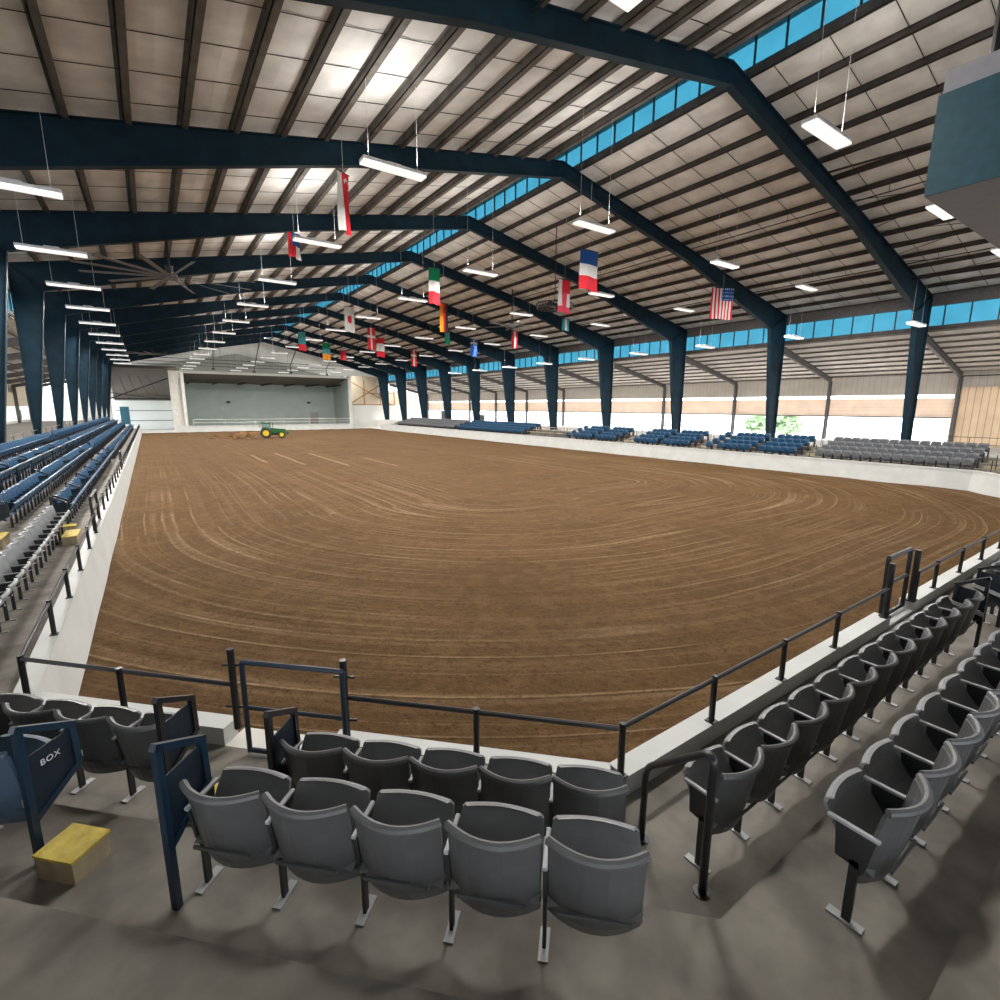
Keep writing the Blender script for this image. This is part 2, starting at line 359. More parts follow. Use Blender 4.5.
for k in range(16):
    x = -6.0+(OP0+6.0)*k/15; purlin(x, deck(x)-.01, .26, .20, parent=ceil, mt=purlin_l)
    x = OP1+(42.9-OP1)*k/15; purlin(x, deck(x)-.01, .22, .08, parent=ceil)
# insulation bands (facing strips) running down the slopes
def band_strip(y, xa, xb, fz, parent):
    mb = MB()
    mb.bar((xa, y, fz(xa)-.07), (xb, y, fz(xb)-.07), .025, .012, dark_metal); return mb.build('strap', parent)
for j in range(-1, 11):
    for k in range(5):
        y = FY(j)+S*(k+.5)/5
        if y < Y0: continue
        band_strip(y, -5.9, OP0-.1, deck, ceil); band_strip(y, OP1+.1, 42.6, deck, ceil)
# raised ridge vent with blue translucent panels
mon = empty('ridge_vent'); struct(mon, 'raised ridge vent with bright blue translucent side panels', 'roof vent')
mb = MB(); mb.box(OP0-.5, OP1+.5, Y0, Y1, 18.05, 18.2, purlin_m); mb.build('vent_roof', mon)
for x in (OP0, OP1):
    z0 = deck(x)
    mb = MB(); mb.box(x-.02, x+.02, Y0, Y1, z0+.02, 18.05, blue_glass); mb.build('blue_panel', mon)
    mb = MB(); mb.box(x-.07, x+.07, Y0, Y1, z0-.12, z0+.10, purlin_m)
    y = Y0
    while y < Y1:
        mb.box(x-.045, x+.045, y-.025, y+.025, z0, 18.05, dark_metal); y += S/8
    mb.build('panel_frame', mon)
# ---- eave window bands
def eave_band(x, n):
    w = empty('window_%d' % n); struct(w, 'blue translucent window band under the %s eave' % ('right' if x > 0 else 'left'), 'window')
    mb = MB(); mb.box(x-.02, x+.02, Y0, Y1, 9.75, 11.05, blue_glass); mb.build('pane', w)
    mb = MB(); mb.box(x-.1, x+.1, Y0, Y1, 9.5, 9.78, purlin_m); mb.box(x-.1, x+.1, Y0, Y1, 11.02, 11.75, steel_grey)
    y = Y0
    while y < Y1: mb.box(x-.05, x+.05, y-.03, y+.03, 9.75, 11.05, dark_metal); y += S/7
    mb.build('window_frame', w)
eave_band(42.95, 1); eave_band(-6.05, 2)
# ---- lean-to roofs
def lean(xa, za, xb, zb, name, label):
    c_ = empty(name); struct(c_, label, 'ceiling')
    f = lambda x: za+(zb-za)*(x-xa)/(xb-xa)
    sheet(xa, xb, f, insul_pale, 'insulation_sheet', c_, 8)
    for k in range(9):
        x = xa+(xb-xa)*k/8; purlin(x, f(x)-.02, .13, .05, c_, purlin_p)
    return c_
lean(42.95, 9.55, 52.3, 7.35, 'ceiling_right_lean_to', 'pale lower roof sloping down behind the right columns')
lean(-6.05, 9.55, -15.2, 7.35, 'ceiling_left_lean_to', 'pale lower roof sloping down behind the left columns')

PIPES = [[(9.52, 14.38), (9.17, 10.46)], [(16.55, 15.69), (15.65, 12.06), (15.2, 10.24)], [(22.61, 14.98), (21.02, 11.33), (21.12, 10.32)], [(29.01, 14.2), (27.21, 11.1), (27.33, 10.22)]]
# ---- outer walls
def outer(x, sgn, side):
    mb = MB(); t = .12*sgn
    xa, xb = min(x, x+t), max(x, x+t)
    mb.box(xa, xb, 12.6, 107, 5.55, 7.35, grey_panel); mb.box(xa, xb, 12.6, 107, 3.75, 5.28, tan_panel)
    mb.box(xa-.05, xb+.05, 12.6, 107, 3.66, 3.76, steel_grey); mb.box(xa, xb, 12.6, 107, -.1, 1.62, white_wall)
    mb.box(xa, xb, -12, 12.6, -.1, 6.1, tan_rib); mb.box(xa-.02, xb+.02, -12, 12.6, 6.1, 7.35, grey_panel)
    mb.box(xa-.03, xb+.03, -12, 12.6, 6.9, 6.98, dark_metal)
    return mb.build('wall_'+side+'_outer')
struct(outer(52.3, 1, 'right'), 'outer right wall of tan and grey metal panels over an open strip')
mb = MB(); mb.box(-15.3, -15.2, -12, 107, 4.3, 7.35, cream); mb.box(-15.3, -15.2, -12, 107, -.1, 2.3, white_wall)
for y in [k*9 for k in range(0, 9)]: mb.box(-15.3, -15.2, y, y+3, 2.3, 4.3, white_wall)
mb.box(-15.3, -15.2, 81, 107, 2.3, 4.3, curtain)
struct(mb.build('wall_left_outer'), 'outer left wall of cream metal with openings below')
mb = MB(); mb.box(-15.3, 52.4, -12.2, -12, -.1, 3.0, gable_m); mb.box(-15.3, 52.4, -12.2, -12, 6.5, 9.5, gable_m); mb.prism([(-6, -12.2, 9.5), (42.95, -12.2, 9.5), (42.95, -12.2, 11.9), (XRG, -12.2, 18.0), (-6, -12.2, 12.3)], (0, .2, 0), gable_m)  # open strip in this unseen wall, shaped to let fill daylight in
struct(mb.build('wall_near_end'), 'grey metal end wall behind the near stands, its open strip added for daylight')
# ---- far end
g = MB(); yg = 138.0
g.prism([(-6, yg, 12.2), (-6, yg, 6), (43, yg, 6), (43, yg, 11.9), (XRG, yg, 17.3)], (0, .2, 0), hall_m)
struct(g.build('wall_far_gable'), 'pale grey gable wall far behind the stage recess')
g = MB()
for xa, xb in ((-6.1, XRG), (XRG, 43)):
    za, zb = deck(xa)-.35, deck(xb)-.35
    g.prism([(xa, 106.2, za), (xb, 106.2, zb), (xb, 106.2, zb+.1), (xa, 106.2, za+.1)], (0, 32, 0), hall_m)
struct(g.build('ceiling_far_hall'), 'smooth pale ceiling continuing beyond the last steel frame', 'ceiling')
g = MB(); g.box(5.4, 35.2, 107.0, 107.2, 10.15, 10.6, gable_m); struct(g.build('trim_recess_header'), 'grey header beam across the top of the far recess', 'beam')
g = MB(); g.box(-6.3, -6.1, 107, 138, 6, 12.2, gable_m); g.box(43, 43.2, 107, 138, 6, 12.2, gable_m)
struct(g.build('wall_far_hall_sides'), 'pale side walls of the hall beyond the last frame')
for k, y in enumerate((110, 119, 128)):
    mb = MB(); mb.tube([(-5.5, y, 12.9), (42.3, y, 12.9)], .06, dark_metal, 6)
    for x in (0, 12, 24, 36): mb.tube([(x, y, 12.9), (x, y, deck(x)-.36)], .02, dark_metal, 5)
    tag(mb.build('cross_pipe'), 'thin dark pipe crossing the pale far ceiling, %s from the camera' % orow(k), 'pipe', 'pipes under the far pale ceiling')
for k, pts in enumerate(PIPES):
    mb = MB(); p0 = pts[0]; pts = [(p0[0], 95, deck(p0[0])-.05)] + [(x, 95, z) for x, z in pts]
    mb.tube(pts, .07, dark_metal, 6); mb.box(pts[-1][0]-.2, pts[-1][0]+.2, 94.8, 95.2, pts[-1][2]-.3, pts[-1][2], dark_metal)
    tag(mb.build('hanging_pipe'), 'black bent pipe hanging before the pale far ceiling, %s from the left' % orow(k), 'hanging pipe', 'black pipes hanging at the far end')
g = MB()
g.box(5.4, 35.2, 118, 118.2, -.1, 9.2, green_wall); g.box(5.2, 5.4, 107.2, 118, -.1, 10.9, green_wall); g.box(35.2, 35.4, 107.2, 118, -.1, 10.9, green_wall)
g.box(5.4, 35.2, 107.2, 118, -.1, .5, concrete)
struct(g.build('wall_far_recess'), 'pale green walls of the recess at the far end')
g = MB(); g.prism([(5.4, 107.2, 10.3), (5.4, 118, 8.9), (5.4, 118, 9.2), (5.4, 107.2, 10.6)], (29.8, 0, 0), brown_wall)
for k in range(7): g.box(6.5+k*4.5, 6.65+k*4.5, 107.3, 118, 8.6, 8.9, dark_metal)
struct(g.build('ceiling_far_recess'), 'brown sloping canopy over the recess at the far end', 'ceiling')
g = MB(); g.box(3.3, 5.3, 106.6, 107.0, -.1, 10.5, white_wall); struct(g.build('wall_far_pier'), 'white pier left of the far recess')
g = MB(); g.box(5.0, 5.5, 105.6, 106.2, -.1, 10.2, white_wall); struct(g.build('trim_far_post'), 'white square post at the left edge of the far recess', 'post')
g = MB(); g.box(34.9, 35.6, 106.6, 107.0, -.1, 10.9, gable_m); struct(g.build('wall_far_pier'), 'grey pier at the right edge of the far recess')
g = MB(); g.box(35.6, 56, 109, 109.3, -.1, 4.7, curtain); g.box(35.6, 43, 111, 111.2, -.1, 11, cream); g.box(43, 56, 111, 111.2, -.1, 8, cream)
struct(g.build('wall_far_right'), 'white wall with cream upper wall at the far right end')
g = MB(); g.box(-15, -5.3, 112, 112.2, -.1, 7.5, white_wall)
struct(g.build('wall_far_left'), 'white wall behind the far end of the left stands')
g = MB(); g.box(-5.3, 5.2, 120, 120.2, 5.4, 12, brown_wall); g.box(-5.3, 5.2, 119.8, 120, -.1, 5.4, curtain)
for z in (1.5, 3.4): g.box(-5.3, 5.2, 119.7, 119.8, z, z+.12, steel_grey)
g.box(-4.6, -3.2, 119.6, 119.8, .9, 4.2, blue_glass); g.prism([(-5.3, 107.2, 10.6), (-5.3, 120, 6.5), (-5.3, 120, 6.7), (-5.3, 107.2, 10.8)], (10.4, 0, 0), brown_wall)
struct(g.build('ceiling_far_left'), 'brown shaded roof beyond the far left opening', 'ceiling')

# ================================================================= STEEL FRAMES
def ibeam_web(mb, pts_bot, pts_top, y, mt, fl=.30, tw=.03):
    """web polygon between two chains plus flanges along them"""
    n = len(pts_bot)
    for i in range(n-1):
        a, b, c, d = pts_bot[i], pts_bot[i+1], pts_top[i+1], pts_top[i]
        mb.prism([(a[0], y-tw/2, a[1]), (b[0], y-tw/2, b[1]), (c[0], y-tw/2, c[1]), (d[0], y-tw/2, d[1])], (0, tw, 0), mt)
        for p, r_ in ((a, b), (d, c)):
            mb.bar((p[0], y, p[1]), (r_[0], y, r_[1]), fl, .035, mt)
KLI, KRI = (-4.28, 10.86), (40.35, 10.5)
def top(x): return deck(x)-.26
def steel_frame(j):
    y = FY(j); e = empty('steel_frame', (0, 0, 0))
    desc = {0: 'dark steel roof frame nearest the camera, mostly overhead', 1: 'dark steel roof frame whose right column rises behind the grey seats',
            2: 'dark steel roof frame second from the near right, peak at the picture top'}
    lab = desc.get(j, 'dark teal steel roof frame, %s away from the camera' % onum(j+1)) if j < 11 else 'dark steel roof frame farthest away, against the pale gable'
    tag(e, lab, 'steel frame', 'steel frames carrying the roof')
    mb = MB(); ibeam_web(mb, [(-5.50, 2.0), (-4.28, 10.86)], [(-5.66, 2.0), (-5.66, top(-5.66))], y, steel); mb.build('column', e)
    mb = MB(); ibeam_web(mb, [KLI, (7.8, 13.9), (18.6, 16.02)], [(-5.66, top(-5.66)), (7.8, top(7.8)), (18.6, top(18.6))], y, steel)
    mb.bar((-4.28, y, 10.86), (-5.66, y, top(-5.66)), .28, .03, steel)
    mb.build('rafter', e)
    mb = MB(); ibeam_web(mb, [(18.6, 16.02), (29.5, 13.72), KRI], [(18.6, top(18.6)), (29.5, top(29.5)), (42.6, top(42.6))], y, steel)
    mb.bar((40.35, y, 10.5), (42.6, y, top(42.6)), .28, .03, steel)
    mb.build('rafter', e)
    mb = MB(); ibeam_web(mb, [(41.7, 1.6), (40.35, 10.5)], [(42.6, 1.6), (42.6, top(42.6))], y, steel); mb.build('column', e)
    for x0, s_ in ((42.9, 1), (-6.0, -1)):
        x1 = 52.1 if s_ > 0 else -15.0
        mb = MB(); ibeam_web(mb, [(x0, 8.75), (x1, 6.75)], [(x0, 9.30), (x1, 7.12)], y, steel_grey, .2); mb.build('lean_to_rafter', e)
        xa, xb = (x1-.35, x1) if s_ > 0 else (x1+.35, x1)
        mb = MB(); ibeam_web(mb, [(xa, 1.6), (xa, 6.9)], [(xb, 1.6), (xb, 6.9)], y, steel_grey, .2); mb.build('outer_post', e)
for j in range(0, 12): steel_frame(j)
# diagonal wind bracing rods and black braces in the nearest right bay
for k, (a, b, r_, lab) in enumerate([((26.5, FY(1)-.1, 15.0), (27.5, FY(0), 14.8), .05, 'upper black pipe brace running to the grey overhead box'),
        ((34.0, FY(1)-.1, 13.2), (34.5, FY(0), 13.0), .05, 'middle black pipe brace between the two nearest frames'),
        ((38.6, FY(1)-.1, 12.1), (38.9, FY(0), 12.0), .06, 'lower black pipe brace between the two nearest frames')]):
    mb = MB(); mb.tube([a, b], r_, black_pipe); tag(mb.build('brace'), lab, 'brace', 'black braces near the right eave')
for k, xx in enumerate((29.0, 32.5, 36.5)):
    mb = MB(); mb.tube([(xx, FY(0), deck(xx)-.4), (xx+3.2, FY(1), deck(xx+3.2)-.4)], .018, dark_metal, 5)
    mb.tube([(xx+3.2, FY(0), deck(xx+3.2)-.42), (xx, FY(1), deck(xx)-.42)], .018, dark_metal, 5)
    tag(mb.build('bracing_rod'), 'thin crossed bracing rods under the roof, %s from the ridge in nearest bay' % orow(k), 'bracing', 'crossed rods in the nearest right bay')
# sprinkler pipes
for k, x in enumerate((29.2, 36.9, 9.5)):
    z = deck(x)-.45; mb = MB(); mb.tube([(x, 4, z), (x, 104, z)], .03, dark_metal, 6)
    y = 6
    while y < 104: mb.tube([(x, y, z), (x, y, z+.4)], .012, dark_metal, 5); y += 4.57
    tag(mb.build('sprinkler_pipe'), ['dark sprinkler pipe high on the right slope', 'dark sprinkler pipe low on the right slope', 'dark sprinkler pipe on the left slope'][k]+' of the roof', 'pipe')

# X-braced screen at the far right end
e = empty('braced_screen', (35.7, 109.15, 0)); tag(e, 'rusty cross-braced steel screen above the white wall at far right', 'steel screen')
mb = MB()
for x in (0, 3.5, 7.2, 10.5): mb.bar((x, 0, 4.7), (x, 0, 10), .2, .2, rust)
mb.bar((0, 0, 4.8), (10.5, 0, 4.8), .15, .2, rust); mb.bar((3, 0, 7.3), (10.5, 0, 7.3), .1, .12, rust); mb.build('frame', e)
mb = MB(); mb.bar((.3, -.1, 9.8), (9.6, -.1, 4.8), .15, .2, rust); mb.bar((.3, -.2, 5.0), (8.6, -.2, 10), .15, .25, rust); mb.build('diagonal', e)
e = empty('roof_truss', (-5.2, 108.5, 0)); tag(e, 'dark timber-like roof truss beyond the far left opening', 'truss')
mb = MB(); mb.bar((0, 0, 5.6), (8.4, 0, 5.6), .2, .2, dark_metal); mb.bar((0, 0, 5.6), (8.4, 0, 9.2), .2, .2, dark_metal); mb.bar((0, 0, 6.6), (7, 0, 5.6), .12, .12, dark_metal)
for k in range(5): mb.bar((1+1.5*k, 0, 5.6), (.2+1.3*k, 0, 9.5), .1, .1, steel_grey)
mb.build('truss_members', e)

# hanging grey box at the near right
e = empty('overhead_box', (11.09, 3.49, 7.95)); tag(e, 'large grey overhead box with teal side, near the upper right corner', 'overhead box')
mb = MB(); mb.box(0.02, 12, -7, 0, 0, .1, box_soffit); mb.box(.15, 12, -7, 0, .1, 1.9, box_soffit); mb.build('body', e)
mb = MB(); mb.box(-.02, .02, -7, 0, .0, 1.5, box_teal); mb.build('fascia', e)
for hx in (1, 11): mb = MB(); mb.tube([(hx, -.36, 1.8), (hx, -.36, top(11.09+hx)-8.6)], .06, black_pipe); mb.build('hanger', e)

# ================================================================= LAMPS
def lamp_proto():
    e = empty('high_bay_lamp')
    mb = MB(); mb.box(-1.1, 1.1, -.22, .22, 0, .10, lamp_h); mb.box(-.25, .25, -.08, .08, .10, .18, lamp_h); bevel(mb.build('housing', e), .03)
    mb = MB(); mb.box(-1.08, 1.08, -.20, .20, -.06, 0.0, lamp_m); mb.build('diffuser', e)
    mb = MB()
    for x in (-.85, .85): mb.tube([(x, 0, 0), (x, 0, 1)], .006, lamp_h, 4)
    mb.build('hanging_wire', e)
    return e
def hang(e, x, z):
    for ch in e.children:
        if ch.name.startswith('hanging_wire'): ch.location.z = .1; ch.scale.z = min(deck(x-.85), deck(x+.85))-.02-z
lp = lamp_proto(); first = True
ROWX = [(7.4, 'on the left slope'), (16.6, 'beside the ridge'), (26.5, 'on the middle right slope'), (35.8, 'near the right eave')]
LD = bpy.data.lights.new('lamp_glow', 'AREA'); LD.shape = 'RECTANGLE'; LD.size = 2.0; LD.size_y = .3; LD.energy = LAMP_W; LD.color = (1, .97, .93)
LU = bpy.data.lights.new('ceiling_fill', 'AREA'); LU.shape = 'RECTANGLE'; LU.size = 2.0; LU.size_y = .3; LU.energy = LAMP_W*.16; LU.color = (1, .96, .9)  # upward fill with no visible source, added to brighten the ceiling
LIT = []
for r, (x, where) in enumerate(ROWX):
    for j in range(0, 14 if x < 40 else 11):
        y = FY(j)+S*.5  # nearest bay's lamps are unseen, added to brighten the near end
        e = lp if first else copy_tree(lp); first = False
        e.location = (x, y, 12.1); hang(e, x, 12.1)
        tag(e, 'white strip lamp %s, %s lamp from the near end' % (where, onum(j+1)), 'ceiling lamp', 'strip lamps hanging in rows under the roof')
        LIT.append((e, x < 20 and j < 11))
for k in range(11):
    y = 20.5+7.3*k; e = copy_tree(lp); e.location = (-2.55, y, 10.5); hang(e, -2.55, 10.5)
    LIT.append((e, False))
    tag(e, 'white strip lamp above the left stands, %s lamp from the near end' % onum(k+1), 'ceiling lamp', 'strip lamps above the left stands')
for k, y in enumerate([12.0, 19.3, 26.6, 33.8, 41.0, 48.2, 55.4, 62.7, 70]):
    e = copy_tree(lp); e.location = (39.9, y, 9.6); hang(e, 39.9, 9.6)
    tag(e, 'oval white lamp low beside the right columns, %s from the near end' % onum(k+1), 'ceiling lamp', 'lamps beside the right columns')

for e, both in LIT:
    for ld, dz, rx in ((LD, -.10, 0), (LU, .30, math.pi)):
        if ld == LU and not both: continue
        lo = bpy.data.objects.new('lamp_or_fill_light', ld); COL.objects.link(lo); lo.parent = e; lo.location = (0, 0, dz); lo.rotation_euler = (rx, 0, 0)
# ================================================================= FANS
def hvls(loc, rad, label, blades=10, rot=0, drop=2.5):
    e = empty('ceiling_fan', loc, rot); tag(e, label, 'ceiling fan')
    mb = MB(); mb.tube([(0, 0, -.1), (0, 0, .12)], .32, steel_grey, 16); mb.tube([(0, 0, .12), (0, 0, .5)], .18, dark_metal, 12); mb.build('hub', e)
    mb = MB(); mb.tube([(0, 0, .5), (0, 0, drop)], .05, dark_metal, 8); mb.build('downrod', e)
    for k in range(blades):
        a = 2*math.pi*k/blades; d = Vector((math.cos(a), math.sin(a), 0)); t = Vector((-d.y, d.x, .25))*.09
        mb = MB(); p, w = d*.25, d*rad
        mb.prism([p+t, p-t, p-t+Vector((0, 0, .02)), p+t+Vector((0, 0, .02))], w-p, steel_grey); mb.build('blade', e)
hvls((1.5, FY(3), 10.64), 3.75, 'large many-bladed ceiling fan over the left stands', 12, .2, 1.65)
hvls((1.2, 88.0, 11.6), 3.6, 'large ceiling fan at the far left before the gable', 8, .5, 2.3)
hvls((27.6, 38.0, 11.6), 2.6, 'grey-bladed ceiling fan by the right eave windows', 6, .1, 3.1)
e = empty('drum_fan', (22.3, 26.0, 10.75)); tag(e, 'round black caged fan hanging behind the red and white flag', 'fan')
mb = MB()
for r_ in (1.15, .85, .5): mb.tube([(r_*math.cos(a), r_*math.sin(a), .0) for a in [2*math.pi*k/28 for k in range(29)]], .03, black_pipe, 6)
mb.tube([(1.2*math.cos(a), 1.2*math.sin(a), .25) for a in [2*math.pi*k/28 for k in range(29)]], .04, black_pipe, 6)
for k in range(36):
    a = 2*math.pi*k/36; mb.tube([(.1*math.cos(a), .1*math.sin(a), 0), (1.15*math.cos(a), 1.15*math.sin(a), 0), (1.2*math.cos(a), 1.2*math.sin(a), .25)], .028, black_pipe, 4)
mb.build('cage', e)
for k in range(4):
    a = math.pi*k/2+.4; d = Vector((math.cos(a), math.sin(a), 0)); t = Vector((-d.y, d.x, .5))*.25
    mb = MB(); mb.prism([d*.1+t, d*.1-t, d*.1-t+Vector((0, 0, .02)), d*.1+t+Vector((0, 0, .02))], d*1.0, dark_metal); mb.build('blade', e).location.z = .14
mb = MB(); mb.tube([(0, 0, 0), (0, 0, .5)], .2, dark_metal, 12); mb.build('motor', e)
mb = MB(); mb.tube([(0, 0, .5), (0, 0, 4.9)], .03, dark_metal, 6); mb.build('downrod', e)

# ================================================================= FLAGS
def flag(x, y, ztop, w, h, pattern, label, rz=0, wave=.05, nu=14, nv=20):
    """cloth hanging from a wire; pattern(u,v) gives the material, u 0..1 left-right, v 0..1 top-down"""
    e = empty('flag', (x, y, ztop), rz); tag(e, label, 'flag', 'flags hanging from the roof')
    mb = MB(); n = (nu+1)*(nv+1)
    for s_ in (0, 1):
        for j in range(nv+1):
            for i in range(nu+1):
                u, v = i/nu, j/nv
                mb.v.append(((u-.5)*w, wave*math.sin(u*7+v*2.5)*(.3+v) + s_*.008, -v*h + .03*math.sin(u*5)*v))
    for j in range(nv):
        for i in range(nu):
            a = j*(nu+1)+i; b = a+1; c_ = a+nu+2; d = a+nu+1; mi = mb.m(pattern((i+.5)/nu, (j+.5)/nv))
            mb.f += [(a, b, c_, d), (n+a, n+d, n+c_, n+b)]; mb.mi += [mi, mi]
    mb.build('cloth', e)
    mb = MB(); mb.tube([(-w/2-.03, 0, .02), (w/2+.03, 0, .02)], .02, dark_metal, 6); mb.build('rod', e)
    mb = MB(); zz = (17.9 if OP0 < x < OP1 else deck(x)+.02)-ztop
    mb.tube([(0, 0, 0), (0, 0, max(zz, .3))], .006, lamp_h, 4); mb.build('wire', e)
def hb(*ms): return lambda u, v: ms[min(int(v*len(ms)), len(ms)-1)]
def vb(*ms): return lambda u, v: ms[min(int(u*len(ms)), len(ms)-1)]
def sing(u, v):
    if u < .36: return white
    a, b = (u-.68)*.8, (v-.14)*2.2
    if a*a+b*b < .022 and (a*a*1.0+(b-.07)**2) > .013: return white
    if abs(u-.75) < .06 and abs(v-.26) < .02: return white
    return red
def usa(u, v):
    if u > .46 and v < .40: return white if (int(u*31) % 3 == 0 and int(v*26) % 3 == 0) else fblue
    return red if int(u*13) % 2 == 0 else white
def cross(bgm, cm, cu=.5, cv=.35, t=.14):
    return lambda u, v: cm if abs(u-cu) < t or abs(v-cv) < t*.6 else bgm
def disc(u, v): return red if (u-.5)**2*.5+(v-.5)**2*1.2 < .03 else white
flag(7.0, 20.7, 13.2, .62, 2.1, sing, 'red and white flag with crescent and stars, highest on the left', R(30), .08, 24, 40)
flag(14.9, 28.5, 12.6, .74, 2.05, hb(green, white, red), 'green white and red banded flag hanging right of the ridge')
flag(20.1, 36.9, 12.5, .8, 2.2, vb(orange, red, fblack), 'gold, red and black striped flag below the green white red flag', R(8))
flag(27.6, 50.0, 12.5, .6, 1.35, hb(teal_f, green), 'small pale green flag just below the gold and black flag')
flag(19.8, 20.4, 12.5, 1.3, 1.95, hb(fblue, white, red), 'large blue white and red banded flag right of the centre')
flag(32.8, 20.85, 12.4, 1.55, 2.0, usa, 'stars and stripes flag hanging before the nearest right knee', R(-30), .05, 39, 40)
flag(21.6, 24.3, 12.05, .95, 1.9, lambda u, v: (red if u > .25 else white) if v < .42 else (pink if (v > .82 or abs(u-.5) < .2) else white), 'twisted red and white flag in front of the black round fan')
flag(32.6, 36.4, 12.45, .85, 1.0, vb(teal_f, white, teal_f), 'small teal and white flag below the black round fan')
flag(33.2, 45.2, 12.45, .8, 1.75, vb(red, white, red), 'dark red and white striped flag between two right rafters')
flag(33.6, 54.2, 12.5, .95, 2.0, lambda u, v: (white if (v < .4 and (abs(u-.5) < .1 or abs(v-.2) < .05)) else fblue), 'blue flag with a small white cross near the top')
flag(32.3, 68.6, 12.5, .85, 2.3, cross(red, white, .5, .35, .12), 'red flag with a white cross, far along the right roof')
flag(19.9, 52.4, 12.5, .85, 2.2, cross(red, white, .45, .4, .10), 'red flag with pale cross beside the red and white one')
flag(23.6, 59.3, 12.5, 1.0, 2.2, lambda u, v: white if .3 < v < .7 else red, 'red flag with a white middle band over the far rafters')
flag(14.4, 42.7, 12.5, .8, 2.0, disc, 'white flag with a red disc near the ridge')
flag(19.7, 68.1, 12.5, 1.0, 2.1, hb(green, teal_f, orange), 'green, pale and orange flag against the far rafters')
flag(14.7, 59.8, 12.5, .8, 2.0, hb(teal_f, teal_f, red), 'small teal and red flag nearest the far gable')
flag(24.4, 76.0, 12.5, .9, 1.35, vb(red, pink), 'tiny plain red flag at the far end of the roof')
flag(6.9, 28.3, 13.0, .75, 1.15, lambda u, v: fblue if (v < .5 and u > .3) else (white if u > .6 else red), 'small dark blue, red and white flag left of a strip lamp', R(30))

# ================================================================= SEATS
def shell(mb, prof, width, bulge, mt, thick=.022, nu=8, side=1, ws=None):
    """curved shell: prof is a list of (y, z) from bottom to top; plan curve bulges towards -y*side"""
    n = len(prof)
    for layer in (0, 1):
        for i, (y, z) in enumerate(prof):
            for k in range(nu+1):
                u = -1+2*k/nu
                mb.v.append((u*width/2*(ws[i] if ws else 1), y + side*bulge*(u*u) - layer*thick*side, z))
    o = len(mb.v)-2*n*(nu+1); mi = mb.m(mt); fs = []
    def id_(l, i, k): return o + l*n*(nu+1) + i*(nu+1)+k
    for i in range(n-1):
        for k in range(nu):
            fs += [(id_(0, i, k), id_(0, i, k+1), id_(0, i+1, k+1), id_(0, i+1, k)), (id_(1, i, k), id_(1, i+1, k), id_(1, i+1, k+1), id_(1, i, k+1))]
        for k in (0, nu): fs.append((id_(0, i, k), id_(0, i+1, k), id_(1, i+1, k), id_(1, i, k)))
    for i in (0, n-1):
        for k in range(nu): fs.append((id_(0, i, k), id_(0, i, k+1), id_(1, i, k+1), id_(1, i, k)))
    mb.f += fs; mb.mi += [mi]*len(fs)
def rim(mb, y, z, width, bulge, mt, r_=.02, side=1):
    mb.tube([(u*width/2, y+side*bulge*u*u, z) for u in [-1+k/5 for k in range(11)]], r_, mt, 8)
def make_seat(name, pl, arm, pan=None):
    """tip-up stadium seat facing +Y, origin on the floor between its feet"""
    e = empty(name)
    mb = MB(); shell(mb, [(-.085, .27), (-.11, .34), (-.125, .42), (-.15, .55), (-.175, .70), (-.195, .83), (-.215, .86)], .53, .10, pl, .022, 8, 1)
    rim(mb, -.222, .862, .53, .10, pl, .026)
    mb.box(-.20, .20, -.175, -.160, .44, .46, pl)
    mb.build('backrest', e, smooth=False)
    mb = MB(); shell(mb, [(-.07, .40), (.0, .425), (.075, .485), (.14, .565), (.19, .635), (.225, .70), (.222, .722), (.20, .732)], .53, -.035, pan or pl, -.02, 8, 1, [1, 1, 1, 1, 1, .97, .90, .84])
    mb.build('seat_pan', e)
    mb = MB(); mb.box(-.294, -.264, -.115, .17, .645, .668, arm); o = mb.build('armrest', e); bevel(o, .006)
    mb = MB(); mb.box(-.29, -.268, -.03, .02, .0, .45, seat_metal); mb.prism([(-.29, -.06, .40), (-.29, .10, .42), (-.29, .12, .65), (-.29, -.10, .65)], (.022, 0, 0), seat_metal)
    mb.box(-.31, -.25, -.10, .10, 0, .012, arm)  # pale foot plate standing in for lit floor under the seat
    mb.build('standard', e)
    mb = MB(); mb.box(-.27, .27, -.045, -.005, .36, .40, seat_metal); mb.build('hinge_bar', e)
    return e
g_proto = make_seat('grey_stadium_seat', grey_plastic, arm_m, pan_lit_plastic)
l_proto = make_seat('pale_stadium_seat', lgrey_plastic, lgrey_plastic)
b_proto = make_seat('blue_stadium_seat', blue_plastic, blue_pipe)
used = set()
def put(proto, x, y, z, rz, label, group):
    e = proto if proto.name not in used else copy_tree(proto)
    used.add(proto.name)
    e.location = (x, y, z); e.rotation_euler = (0, 0, rz); tag(e, label, 'seat', group); return e
def small_seat(name, pl):
    mb = MB(); shell(mb, [(-.11, .36), (-.15, .6), (-.20, .86)], .50, .09, pl, .03, 4, 1)
    shell(mb, [(-.01, .38), (.10, .48), (.17, .78)], .46, -.05, pl, -.03, 4, 1)
    mb.box(-.29, -.26, -.15, .12, .0, .61, seat_metal); return mb
# near right rows (face +Y)
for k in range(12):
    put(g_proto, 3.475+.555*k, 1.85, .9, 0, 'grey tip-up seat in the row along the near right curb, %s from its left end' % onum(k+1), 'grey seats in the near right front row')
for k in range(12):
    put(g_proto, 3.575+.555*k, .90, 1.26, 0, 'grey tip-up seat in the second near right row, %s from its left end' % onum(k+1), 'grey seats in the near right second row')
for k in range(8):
    put(g_proto, 11.5+.555*k, 1.85, .9, 0, 'grey tip-up seat beyond the navy end panels, %s of the front row' % onum(k+1), 'grey seats beyond the near right aisle')
